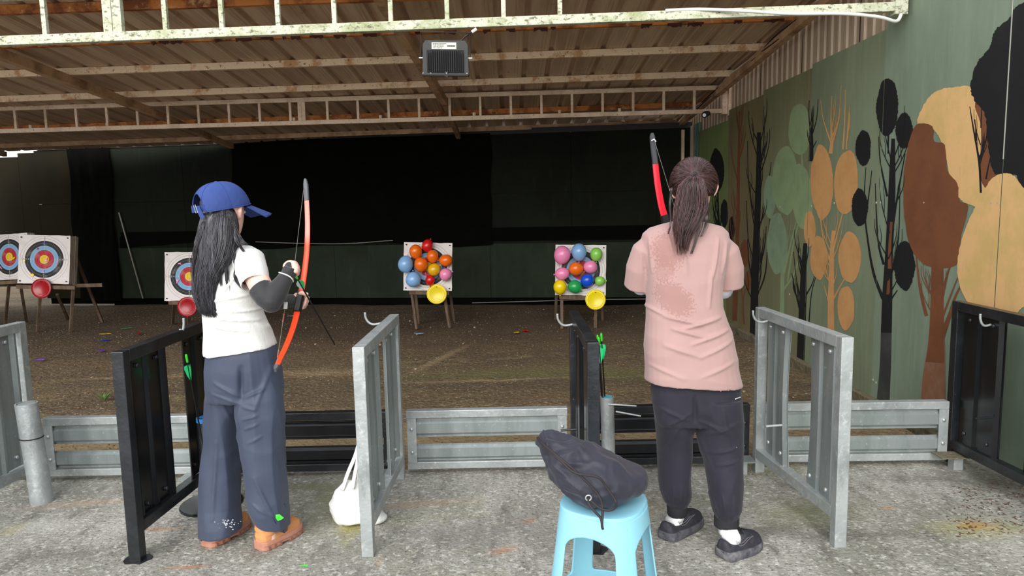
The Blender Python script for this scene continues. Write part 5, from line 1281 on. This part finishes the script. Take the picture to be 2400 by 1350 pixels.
# sweat marks: damp darker cloth at two places on the back
nt = pinkm.node_tree; bs = nt.nodes['Principled BSDF']; prev = bs.inputs['Base Color'].links[0].from_socket
tc = nt.nodes.new('ShaderNodeTexCoord')
def patch(prev, c, sx, sz, rot, am):
    mp_ = nt.nodes.new('ShaderNodeMapping'); mp_.vector_type = 'TEXTURE'; mp_.inputs['Location'].default_value = c; mp_.inputs['Rotation'].default_value = (0, rot, 0); mp_.inputs['Scale'].default_value = (sx, .12, sz)
    nt.links.new(tc.outputs['Object'], mp_.inputs[0]); l = nt.nodes.new('ShaderNodeVectorMath'); l.operation = 'LENGTH'; nt.links.new(mp_.outputs[0], l.inputs[0])
    n1 = nt.nodes.new('ShaderNodeTexNoise'); n1.inputs['Scale'].default_value = 130; n1.inputs['Detail'].default_value = 4; nt.links.new(tc.outputs['Object'], n1.inputs[0])
    ad = nt.nodes.new('ShaderNodeMath'); ad.operation = 'MULTIPLY_ADD'; nt.links.new(n1.outputs['Fac'], ad.inputs[0]); ad.inputs[1].default_value = 1.7; nt.links.new(l.outputs['Value'], ad.inputs[2])
    mr = nt.nodes.new('ShaderNodeMapRange'); mr.inputs['From Min'].default_value = 1.72; mr.inputs['From Max'].default_value = 1.58; mr.inputs['To Max'].default_value = am; nt.links.new(ad.outputs[0], mr.inputs[0])
    mx = nt.nodes.new('ShaderNodeMix'); mx.data_type = 'RGBA'; nt.links.new(mr.outputs[0], mx.inputs[0]); nt.links.new(prev, mx.inputs[6]); mx.inputs[7].default_value = srgb(150, 108, 101); return mx.outputs[2]
OB = V(pb_.location)
prev = patch(prev, D(1570, 585, 2.74), .085, .10, .0, .6); prev = patch(prev, D(1580, 700, 2.74), .11, .07, .7, .55); prev = patch(prev, D(1560, 630, 2.74), .05, .07, 0, .4)
nt.links.new(prev, bs.inputs['Base Color'])
darkm = mat('charcoal nylon trousers', srgb(46, 44, 55), .72, layers=[(3, I3, srgb(36, 35, 44), .42, .62, .7)], sheen=.1, spec=.25)
mb = MB()
mb.rings(secs([(538, 1572, 1652, 2.87, .05), (556, 1530, 1690, 2.87, .065), (600, 1525, 1692, 2.865, .085), (650, 1532, 1684, 2.86, .085), (720, 1540, 1680, 2.86, .075), (780, 1545, 1690, 2.86, .08), (850, 1545, 1715, 2.86, .095), (930, 1545, 1722, 2.86, .095), (985, 1552, 1715, 2.86, .08)]))
mb.rings(secs([(950, 1548, 1625, 2.885, .08), (1050, 1556, 1612, 2.89, .06), (1150, 1562, 1606, 2.90, .048), (1215, 1576, 1601, 2.905, .024), (1240, 1578, 1602, 2.91, .022)], e=2))
mb.rings(secs([(950, 1642, 1722, 2.83, .08), (1050, 1658, 1722, 2.80, .06), (1150, 1676, 1726, 2.77, .048), (1245, 1692, 1718, 2.745, .026), (1275, 1694, 1716, 2.74, .022)], e=2))
mb.tube([D(1612, 560, 2.87), D(1612, 530, 2.875), D(1614, 500, 2.88), D(1618, 475, 2.885)], [.075, .055, .051, .055], 16)
fB = V((.22, 1, -.22)); hB = D(1626, 446, 2.89); PB = head_mesh(mb, hB, fB, V((0, .2, 1)), 1.04)
aL = [D(1546, 582, 2.87), D(1510, 622, 2.90), D(1503, 668, 2.94)]; aR = [D(1672, 584, 2.87), D(1699, 627, 2.89), D(1696, 676, 2.92)]
hLb = D(1572, 648, 3.19); hRb = D(1640, 650, 3.14)
for a_, h_ in ((aL, hLb), (aR, hRb)):
    mb.tube(smooth_open(a_, 4), [.050, .049, .048, .047, .046, .045, .044, .042, .040], 14); mb.tube([a_[-1], a_[-1].lerp(h_, .4), h_], [.040, .036, .025], 12)
for h_, sg in ((hLb, 1), (hRb, -1)):
    mb.ell(h_ + V((0, .03, 0)), V((.018, 0, 0)), V((0, .036, 0)), 12, 8, w=V((0, 0, .034)))
    for i in range(4): z = .024 - .017 * i; chain(mb, [h_ + V((-sg * .012, .05, z)), h_ + V((-sg * .004, .078, z)), h_ + V((sg * .024, .080, z - .003)), h_ + V((sg * .030, .054, z - .004))], .0098, .0075)
    chain(mb, [h_ + V((sg * .012, .03, .02)), h_ + V((sg * .030, .05, .034)), h_ + V((sg * .026, .072, .038))], .0115, .009)
meshobj('body', remeshed(mb, .0050, 3, name='body'), skin, pb_)
face_details(PB, pb_, skin, lipm, hairB)
obj('arm_sleeve', MB().tube([aR[-1] + V((0, 0, .03)), aR[-1], aR[-1].lerp(hRb, .4), hRb], [.045, .0445, .039, .028], 16), mat('pale lilac sleeve', srgb(226, 224, 240), .7), pb_, smooth='all')
obj('arm_sleeve', MB().tube([aL[-1] + V((0, 0, .03)), aL[-1], aL[-1].lerp(hLb, .4), hLb], [.045, .0445, .039, .028], 16), bpy.data.materials['pale lilac sleeve'], pb_, smooth='all')
def dispB(co, no):
    z = co[:, 2]
    w = nz(co, 5, 5, 6, 1) * .0035 + nz(co, 3, 3, 8, 7) * .005 * np.clip((1.15 - z) / .3, 0, 1)
    return w + 1.45 * folds(co, no, [(1560, 742, 1640, 760, 2.75, 8, 8), (1575, 770, 1650, 790, 2.75, 9, 8), (1600, 770, 1690, 745, 2.75, 9, 9), (1620, 805, 1710, 775, 2.75, 9, 8), (1560, 810, 1640, 835, 2.75, 11, 6), (1640, 835, 1720, 800, 2.75, 10, 6), (1600, 560, 1610, 640, 2.75, 12, 5), (1570, 545, 1580, 600, 2.75, 9, 6),
                              (1690, 560, 1672, 650, 2.75, 9, 7), (1712, 570, 1700, 640, 2.75, 9, 5), (1530, 560, 1535, 640, 2.75, 9, 6), (1516, 600, 1525, 660, 2.75, 8, -5), (1668, 640, 1662, 720, 2.75, 9, 6), (1530, 860, 1600, 885, 2.75, 10, 4), (1640, 880, 1720, 850, 2.75, 10, 5), (1520, 720, 1560, 740, 2.75, 8, 5)])
ms = MB()
ms.rings(secs([(519, 1580, 1642, 2.875, .055), (525, 1548, 1668, 2.875, .066), (532, 1522, 1692, 2.875, .076), (546, 1506, 1706, 2.875, .088), (570, 1502, 1710, 2.87, .100), (610, 1510, 1702, 2.865, .112), (660, 1515, 1692, 2.86, .116), (718, 1516, 1692, 2.855, .116), (783, 1512, 1714, 2.855, .124), (840, 1512, 1726, 2.855, .134), (877, 1513, 1732, 2.855, .140, -.04), (897, 1514, 1735, 2.855, .142, -.07)], e=2.4))
sL = D(1498, 670, 2.935); sR = D(1705, 669, 2.925)
ms.tube([D(1534, 566, 2.875), D(1514, 590, 2.88), D(1502, 628, 2.90), sL], [.046, .060, .064, .0655], 20)
ms.tube([D(1682, 568, 2.875), D(1698, 590, 2.88), D(1706, 628, 2.90), sR], [.046, .060, .065, .0665], 20)
hB_ = D(1624, 898, 2.855)
me = remeshed(ms, .0054, 4, caps=[(sL, (sL - D(1502, 625, 2.90)).normalized(), .08), (sR, (sR - D(1706, 625, 2.90)).normalized(), .08), (hB_, V((.05, 0, -1)), .23), (D(1612, 522, 2.875), V((0, 0, 1)), .062)], dispf=dispB, name='t_shirt')
sh_ = meshobj('t_shirt', me, pinkm, pb_, .003)
def hemline(P3, m, par, r=.0012): obj('stitch_line', MB().tube(P3, r, 5), m, par)
def dispQ(co, no):
    w = nz(co, 7, 7, 4, 5) * .007
    return w + folds(co, no, [(1545, 960, 1610, 985, 2.75, 9, 7), (1560, 1010, 1615, 970, 2.75, 9, 8), (1640, 985, 1700, 1010, 2.75, 9, 8), (1650, 1020, 1730, 985, 2.75, 9, 8), (1660, 1060, 1732, 1040, 2.75, 8, 8), (1672, 1085, 1734, 1068, 2.75, 7, 7), (1600, 990, 1560, 1090, 2.75, 10, 6), (1640, 1000, 1665, 1100, 2.75, 9, 7),
                              (1560, 1160, 1570, 1200, 2.8, 6, 6), (1580, 1150, 1586, 1200, 2.8, 6, 7), (1600, 1150, 1598, 1198, 2.8, 6, 6), (1672, 1170, 1690, 1220, 2.7, 6, 7), (1692, 1160, 1706, 1222, 2.7, 6, 8), (1720, 1160, 1716, 1218, 2.7, 6, 7), (1628, 930, 1628, 985, 2.75, 12, -14), (1690, 960, 1705, 1040, 2.75, 8, 6)])
mp = MB()
mp.rings(secs([(880, 1530, 1726, 2.86, .118), (915, 1527, 1735, 2.86, .124), (950, 1533, 1738, 2.86, .128), (985, 1537, 1739, 2.86, .115)], e=2.2))
mp.rings(secs([(930, 1530, 1632, 2.88, .118), (985, 1536, 1630, 2.885, .112), (1019, 1539, 1622, 2.89, .102), (1080, 1541, 1619, 2.895, .094), (1124, 1542, 1619, 2.90, .088), (1150, 1545, 1619, 2.90, .080), (1170, 1552, 1617, 2.905, .068), (1185, 1562, 1611, 2.905, .050), (1190, 1566, 1608, 2.905, .044)], e=2.1))
mp.rings(secs([(930, 1628, 1737, 2.835, .118), (985, 1630, 1739, 2.83, .112), (1019, 1637, 1739, 2.82, .104), (1080, 1650, 1738, 2.795, .096), (1124, 1655, 1738, 2.78, .090), (1164, 1662, 1738, 2.765, .082), (1192, 1669, 1737, 2.755, .070), (1208, 1675, 1731, 2.75, .052), (1214, 1679, 1727, 2.75, .046)], e=2.1))
tq = meshobj('trousers', remeshed(mp, .0052, 3, dispf=dispQ, name='trousers'), darkm, pb_)
cm = mat('ribbed cuff', srgb(34, 34, 38), .8, bump=(160, (1, 1, .05), .002))
obj('ankle_cuff', MB().rings(secs([(1180, 1563, 1611, 2.905, .044), (1186, 1563, 1611, 2.905, .045), (1204, 1564, 1610, 2.906, .044), (1207, 1566, 1608, 2.906, .040)], e=2)), cm, tq, smooth=True)
obj('ankle_cuff', MB().rings(secs([(1205, 1675, 1731, 2.75, .048), (1211, 1674, 1732, 2.75, .049), (1231, 1674, 1731, 2.748, .048), (1234, 1677, 1728, 2.748, .043)], e=2)), cm, tq, smooth=True)
pip = mat('white piping', srgb(226, 226, 230), .5)
for P_ in ([(1724, 935, 2.742), (1735, 931, 2.79)], [(1726, 1049, 2.712), (1738, 1043, 2.76)], [(1616, 1021, 2.82), (1621, 1022, 2.85)]):
    obj('pocket_piping', MB().tube([D(*p) for p in P_], .0022, 6), pip, tq)
sockm = mat('white sock', srgb(238, 240, 240), .9, bump=(200, I3, .0008))
shm = mat('charcoal mesh upper', srgb(44, 44, 52), .7, layers=[(40, I3, srgb(66, 66, 76), .5, .65, .7)]); som = mat('dusty charcoal sole', srgb(84, 84, 92), .8, layers=[(14, I3, srgb(130, 128, 128), .52, .66, .8), (30, I3, srgb(46, 46, 52), .5, .65, .6)])
for (h_, t_, a_) in ((G(1556, 1268), G(1638, 1222), (1587, 2.905, 1210)), (G(1690, 1312), G(1776, 1276), (1702, 2.745, 1238))):
    shoe(pb_, h_, t_, 'sneaker', shm, som, 'sneaker', 0)
    f = (V((t_.x, t_.y, 0)) - V((h_.x, h_.y, 0))); k = V((h_.x, h_.y, 0)) + f * .22
    tp = D(a_[0], a_[2], a_[1])
    sk = obj('sock', MB().tube([k + f * .16 + V((0, 0, .055)), k + f * .04 + V((0, 0, .080)), k.lerp(tp, .5) + V((0, 0, .055)), tp + V((0, 0, -.012))], [.030, .037, .036, .035], 18), sockm, pb_, smooth='all')
    if a_[0] > 1650:
        c = D(1721, 1260, 2.70); mb = MB()
        s_ = mpp(c)
        for dx, dy, rx, ry in ((-5, -7.5, 1.5, 1.5), (4, -7.5, 1.5, 1.5), (-2.4, -2, .9, .7), (2.4, -2.2, .9, .7), (-5, 4, 1.3, 3.2), (5, 4, 1.5, 3.4), (-2, 8.2, 2, 1.1), (3, 8, 2, 1.1)):
            mb.ell(c + V((dx * s_, dx * s_ * .35, -dy * s_)), V((rx * s_, 0, 0)), V((0, .0015, 0)), 8, 5, w=V((0, 0, ry * s_)))
        obj('animal_print', mb, ink, sk)
# hair cap, strands to the tie, ponytail
r3 = (V(fB).normalized().cross(V((0, .2, 1)))).normalized(); u3 = r3.cross(V(fB).normalized()); f3 = V(fB).normalized()
hcB = hB + u3 * .022 - f3 * .006
tie = D(1628, 410, 2.775)
def onhead(a, b, k=1.0):   # a: azimuth around the vertical from the back, b: elevation
    return hcB + (r3 * math.sin(a) * .096 - f3 * math.cos(a) * .106) * math.cos(b) * k + u3 * math.sin(b) * .112 * k
hm = MB(); rs = []
for j in range(15):
    b = math.radians(-38 + 128 * j / 14.2)
    rs.append([onhead(math.pi * 2 * i / 40, max(b, math.radians(-38 + 55 * (max(0, abs(((2 * math.pi * i / 40 + math.pi) % (2 * math.pi)) - math.pi) - 1.1) / 1.0))) if b < .6 else b) for i in range(40)])
hm.rings(rs)
hb = meshobj('hair', remeshed(hm, .006, 3, dispf=lambda c, n: nz(c, 22, 22, 22, 3) * .002, name='hair'), hairB, pb_)
S1 = []; S2 = []
for k in range(1200):
    a = rnd.uniform(-1.75, 1.75); b = rnd.choice((rnd.uniform(-.62, 0), rnd.uniform(-.4, 1.5))) if abs(a) < 1.1 else rnd.uniform(-.1, 1.5)
    p0 = onhead(a, b, 1.015) - hcB; p1 = (tie - hcB); pts = []
    L0, L1 = p0.length, p1.length; d0 = p0.normalized(); d1 = p1.normalized(); om = math.acos(max(-1, min(1, d0.dot(d1))))
    if om < .05: continue
    for i in range(9):
        t = i / 8; d = (d0 * math.sin((1 - t) * om) + d1 * math.sin(t * om)) / math.sin(om)
        e_ = V((d.dot(r3) / .099, d.dot(f3) / .109, d.dot(u3) / .115)); R_ = 1 / e_.length
        pts.append(hcB + d * R_ * (1.0 + .03 * t * t) + V((rnd.gauss(0, .0006), 0, rnd.gauss(0, .0006))))
    (S1 if rnd.random() < .6 else S2).append(pts)
for k in range(1000):
    u = rnd.uniform(-1, 1); r_ = random.Random(k + 9); tip = r_.uniform(.62, .84) if r_.random() < .6 else r_.uniform(.74, 1.0)
    ctrl = [(410, 1624, 1632, 2.770), (418, 1608, 1645, 2.752), (436, 1593, 1652, 2.745), (481, 1584, 1657, 2.745), (508, 1581, 1648, 2.742), (533, 1580, 1632, 2.738), (558, 1583, 1618, 2.732), (600, 1588, 1608, 2.73)]
    pts = []; ph = r_.uniform(0, 6.28)
    dd = r_.uniform(-1, 1); du = r_.gauss(0, .28); wv = r_.uniform(.5, 2.6)
    for i in range(13):
        s = min(i / 12 * tip, 1) * (len(ctrl) - 1); a = int(min(s, len(ctrl) - 2)); w = s - a
        c = [ctrl[a][q] * (1 - w) + ctrl[a + 1][q] * w for q in range(4)]
        uu = max(-1.1, min(1.1, u + du * i / 12)); pts.append(D((c[1] + c[2]) / 2 + uu * (c[2] - c[1]) / 2 + wv * math.sin(ph + i * .45) * i / 12, c[0], c[3] + .024 * math.sqrt(max(.05, 1 - uu * uu * .8)) * dd * min(1, i / 3)))
    (S1 if rnd.random() < .5 else S2).append(pts)
tag(obj('hair_strands', strands(S1, .0013, .0004), hairB, hb, smooth='all'), kind='stuff'); tag(obj('hair_strands', strands(S2, .0012, .0004), hairB2, hb, smooth='all'), kind='stuff')
S3 = []
for (P_, cnt, sp) in (([(1574, 440), (1570, 480), (1572, 520), (1566, 548)], 14, 2), ([(1650, 470), (1655, 505), (1652, 530), (1642, 555)], 26, 4), ([(1640, 520), (1632, 560), (1620, 595)], 14, 3)):
    for k in range(cnt):
        ox = rnd.gauss(0, sp); S3.append(smooth_open([D(x + ox * (1 - .4 * i / len(P_)), y, 2.80 if y < 500 else 2.745) for i, (x, y) in enumerate(P_)], 4))
tag(obj('hair_wisps', strands(S3, .0014, .0003), hairB, hb, smooth='all'), kind='stuff')
obj('hair_tie', MB().tube([tie + V((.012 * math.cos(t * .524), -.006 + .006 * math.sin(t * .524), .013 * math.sin(t * .524) + .0)) + V((0, -.004, 0)) for t in range(12)], .0036, 8, closed=True, cap=False), blackknit, hb, smooth='all')
B_pts = [D(1528, 312, 3.22), D(1531, 345, 3.22), D(1535, 376, 3.22), D(1541, 430, 3.22), D(1550, 480, 3.22), D(1558, 510, 3.22), D(1568, 560, 3.22), D(1576, 610, 3.22), D(1579, 650, 3.225), D(1576, 700, 3.225), D(1566, 770, 3.225), D(1552, 830, 3.225), D(1545, 850, 3.225), D(1540, 865, 3.225)]
tb2, cb2 = bow('red bow with black tips rising behind the shoulder of the woman in pink', B_pts, .027, mat('red limb', srgb(226, 12, 44), .35), bpy.data.materials['red limb'], [D(1534, 330, 3.20), D(1572, 455, 3.17), D(1628, 650, 3.15), D(1545, 856, 3.21)], (.155, .90), (.385, .68), MT['blackplastic'], mat('black limb tip', srgb(44, 46, 50), .45))
obj('string_loop', MB().tube([V(D(1527, 330, 3.205)) - cb2, D(1533, 326, 3.20) - cb2, D(1537, 332, 3.205) - cb2], .003, 6), MT['white'], tb2)

# ---------------------------------------------------------------- blue stool
sm = mat('light blue plastic', srgb(142, 206, 228), .45, layers=[(4, I3, srgb(156, 216, 232), .45, .65, .6), (60, I3, srgb(96, 116, 124), .68, .72, .5)], coat=.1)
sx, sy = .298, 2.255
t = thing('plastic_stool', 'light blue plastic stool standing in front with the drawstring bag on it', 'stool', loc=(sx, sy, 0), rotz=math.radians(-72 + 45))
def srad(a, r, e=3.2): return r * (abs(math.cos(a)) ** e + abs(math.sin(a)) ** e) ** (-1 / e)
NA, NZ = 224, 110; vs = []; fs = []
for j in range(NZ + 1):
    z = .445 * j / NZ
    for i in range(NA):
        a = 2 * math.pi * i / NA; R_ = .195 - .055 * (z / .445); q = srad(a, R_, 2.9)
        side = ((a + math.pi / 4) % (math.pi / 2)) - math.pi / 4      # 0 = middle of a side
        q += .004 * math.cos(side * 4)
        vs.append((q * math.cos(a), q * math.sin(a), z))
for j in range(NZ):
    for i in range(NA):
        a = 2 * math.pi * (i + .5) / NA; z = .445 * (j + .5) / NZ
        side = abs(((a + math.pi / 4) % (math.pi / 2)) - math.pi / 4)
        half = .57; top = .385
        inside = side < half and z < top and not (z > top - .06 and (side / half) ** 2 + ((z - (top - .06)) / .06) ** 2 > 1)
        bar = .065 < z < .10
        if inside and not bar: continue
        if bar and side < half:
            pass
        i2 = (i + 1) % NA; fs.append((j * NA + i, j * NA + i2, (j + 1) * NA + i2, (j + 1) * NA + i))
bm_ = MB().add(vs, fs); o = obj('legs_and_apron', bm_, sm, t, smooth='all')
bm = bmesh.new(); bm.from_mesh(o.data); bmesh.ops.delete(bm, geom=[v for v in bm.verts if not v.link_faces], context='VERTS'); boundary_smooth(bm, 10); bm.to_mesh(o.data); bm.free(); sd = o.modifiers.new('s', 'SOLIDIFY'); sd.thickness = .006; sd.offset = -1
b = o.modifiers.new('sm', 'SMOOTH'); b.iterations = 2; b.factor = .4
vs = []; prof_s = [(.1395, .440), (.1405, .449), (.137, .455), (.128, .457), (.10, .452), (.03, .450), (.02, .444), (.0, .444)]
mbs = MB(); mbs.rings([[V((srad(2 * math.pi * i / 64, r, 2.7) * math.cos(2 * math.pi * i / 64), srad(2 * math.pi * i / 64, r, 2.7) * math.sin(2 * math.pi * i / 64), z)) for i in range(64)] for r, z in prof_s])
obj('seat', mbs, sm, t, smooth=True)
# ---------------------------------------------------------------- drawstring bag on the stool
bagm = mat('navy black nylon', srgb(40, 40, 54), .62, layers=[(3, I3, srgb(46, 46, 60), .45, .62, .8)], sheen=.1)
t = thing('drawstring_bag', 'black nylon drawstring bag lying on the blue plastic stool', 'bag', loc=(sx, sy, .457))
mb = MB(); rs = []
for px, py, r_, dp, Y in ((1266, 1030, 12, .030, 2.30), (1274, 1036, 24, .045, 2.29), (1296, 1058, 44, .075, 2.28), (1325, 1080, 57, .105, 2.27), (1360, 1100, 67, .120, 2.26), (1400, 1122, 68, .125, 2.255), (1440, 1130, 57, .115, 2.25), (1475, 1130, 44, .095, 2.25), (1498, 1129, 30, .07, 2.25), (1511, 1127, 14, .035, 2.25)):
    c = D(px, py, Y); ax_ = V((.88, 0, -.42)).normalized(); up_ = V((.42, 0, .88)); s = r_ * mpp(c)
    rs.append([c + up_ * math.sin(2 * math.pi * k / 30) * s * 1.0 + V((0, 1, 0)) * math.cos(2 * math.pi * k / 30) * dp for k in range(30)])
mb.rings(rs)
def dispBag(co, no):
    u = (co[:, 0] - sx + .2) / .4
    w = nz(co, 9, 9, 9, 2) * .010 + nz(co, 20, 14, 14, 12) * .004 + nz(co, 4, 24, 24, 6) * .016 * np.clip(.55 - u, 0, .5) * 2
    return w + folds(co, no, [(1300, 1030, 1370, 1070, 2.15, 8, 8), (1320, 1020, 1400, 1060, 2.15, 8, 7), (1290, 1090, 1340, 1130, 2.15, 7, 8), (1310, 1120, 1360, 1145, 2.15, 7, 7), (1400, 1080, 1470, 1110, 2.15, 9, 6), (1390, 1160, 1440, 1150, 2.15, 9, 6), (1280, 1040, 1300, 1100, 2.15, 7, 8), (1350, 1060, 1420, 1100, 2.15, 9, 5)])
me = remeshed(mb, .0055, 3, dispf=dispBag, name='bag_body')
zz = np.empty(len(me.vertices) * 3); me.vertices.foreach_get('co', zz); zz = zz.reshape(-1, 3); flo = .459
below = (zz[:, 0] > sx - .17) & (zz[:, 0] < sx + .17) & (zz[:, 2] < flo); zz[below, 2] = flo; zz -= np.array([sx, sy, .457]); me.vertices.foreach_set('co', zz.ravel()); me.update()
meshobj('bag_body', me, bagm, t)
cordm = mat('dark braided cord', srgb(44, 38, 42), .7, bump=(300, I3, .001)); bo = V((sx, sy, .457))
def cordp(L): return [D(*p) - bo for p in L]
obj('cord', MB().tube(smooth_open(cordp([(1260, 1026, 2.27), (1272, 1040, 2.20), (1310, 1072, 2.135), (1350, 1105, 2.115), (1385, 1140, 2.11), (1405, 1165, 2.105), (1412, 1190, 2.075), (1411, 1230, 2.06), (1413, 1240, 2.06)]), 5), .0042, 8), cordm, t, smooth='all')
obj('cord', MB().tube(smooth_open(cordp([(1262, 1030, 2.26), (1275, 1046, 2.195), (1312, 1078, 2.13), (1348, 1108, 2.11), (1400, 1118, 2.10), (1420, 1140, 2.105), (1443, 1175, 2.10), (1441, 1190, 2.07), (1428, 1196, 2.06), (1410, 1193, 2.07), (1392, 1180, 2.09), (1379, 1166, 2.105)]), 5), .0042, 8), cordm, t, smooth='all')
obj('cord', MB().tube(smooth_open(cordp([(1379, 1166, 2.105), (1380, 1180, 2.09), (1395, 1200, 2.075), (1408, 1215, 2.065), (1412, 1238, 2.06)]), 5), .0042, 8), cordm, t, smooth='all')
gq = D(1379, 1166, 2.10) - bo
obj('grommet', MB().tube([gq + V((.009 * math.cos(k * .524), -.003, .009 * math.sin(k * .524))) for k in range(12)], .0025, 6, closed=True, cap=False), MT['bolt'], t, smooth='all')

# ---------------------------------------------------------------- white tote
tom = mat('white canvas', srgb(236, 236, 232), .9, layers=[(5, I3, srgb(216, 216, 212), .5, .7, .5)], bump=(200, I3, .001))
tc_ = G(835, 1232); tc_.y = 3.10; tc_ = V((D(837, 1200, 3.10).x, 3.10, 0))
t = thing('tote_bag', 'white cloth tote bag slumped on the floor behind the silver divider', 'bag', loc=tc_)
mb = MB(); rs = []
for z, xl, xr, dp in ((.004, 785, 903, .05), (.02, 776, 905, .068), (.06, 770, 892, .072), (.10, 771, 866, .066), (.14, 778, 860, .055), (.17, 792, 852, .040), (.195, 806, 850, .026), (.205, 815, 846, .014)):
    q0_ = D((xl + xr) / 2, 1200, 3.10); a_ = (xr - xl) / 2 * mpp(q0_)
    rs.append(ring((q0_.x, 3.10, z), a_, dp, e=2.2))
mb.rings(rs)
me = remeshed(mb, .005, 3, dispf=lambda c, n: nz(c, 10, 10, 4, 2) * .010 + nz(c, 5, 5, 14, 3) * .005, name='tote_body')
zz = np.empty(len(me.vertices) * 3); me.vertices.foreach_get('co', zz); zz = zz.reshape(-1, 3); zz[:, 2] = np.maximum(zz[:, 2], .001); zz -= np.array(tc_); me.vertices.foreach_set('co', zz.ravel()); me.update()
meshobj('tote_body', me, tom, t)
for P_ in ([(802, 1150, 3.06), (815, 1110, 3.06), (832, 1070, 3.07), (841, 1040, 3.08), (846, 1030, 3.10)], [(826, 1146, 3.055), (832, 1110, 3.06), (840, 1070, 3.07), (845, 1030, 3.10)], [(838, 1150, 3.10), (842, 1100, 3.10), (847, 1050, 3.10), (849, 1035, 3.10)]):
    obj('handle', MB().tube(smooth_open([D(*p) - tc_ for p in P_], 4), .009, 8, flat=.3), tom, t, smooth='all')

# leaf scrap on the slab
o = obj('green_scrap', scrap_mesh(.016, 77, .0015), nock); tag(o, 'small lime green scrap on the concrete near the bottom edge', 'scrap'); o.location = G(714, 1326, .001)
t = thing('weed', 'tiny weed at the foot of the left black divider', 'plant', loc=G(308, 1302))
for k in range(5):
    a = k * 1.3; e = V((math.cos(a) * .016, math.sin(a) * .016, .014)); s = V((-math.sin(a), math.cos(a), 0)) * .005
    obj('leaf', MB().prism([V((0, 0, 0)), e * .6 + s, e, e * .6 - s], (0, 0, .001)), nock, t)
# dry leaf litter by the mural wall
mb = MB(); lm = mat('leaf litter', srgb(92, 66, 50), .9)
for k in range(260):
    q = G(rnd.uniform(2235, 2400), rnd.uniform(1130, 1260), 0); q.x += rnd.gauss(0, .04)
    s = rnd.uniform(.004, .012); a = rnd.uniform(0, 6.28); e = V((math.cos(a) * s, math.sin(a) * s, .003)); w_ = V((-math.sin(a), math.cos(a), 0)) * s * .3
    mb.prism([q - e + V((0, 0, .004)), q + w_ + V((0, 0, .001)), q + e + V((0, 0, .001)), q - w_ + V((0, 0, .001))], (0, 0, .001))
tag(obj('leaf_litter', mb, lm), 'dry leaf litter strewn along the foot of the mural wall', 'litter', kind='stuff')
# children built at photo positions: keep them in place under moved parents
bpy.context.view_layer.update()
for root in (pa, pb_):
    for ch in root.children: ch.matrix_parent_inverse = root.matrix_world.inverted()
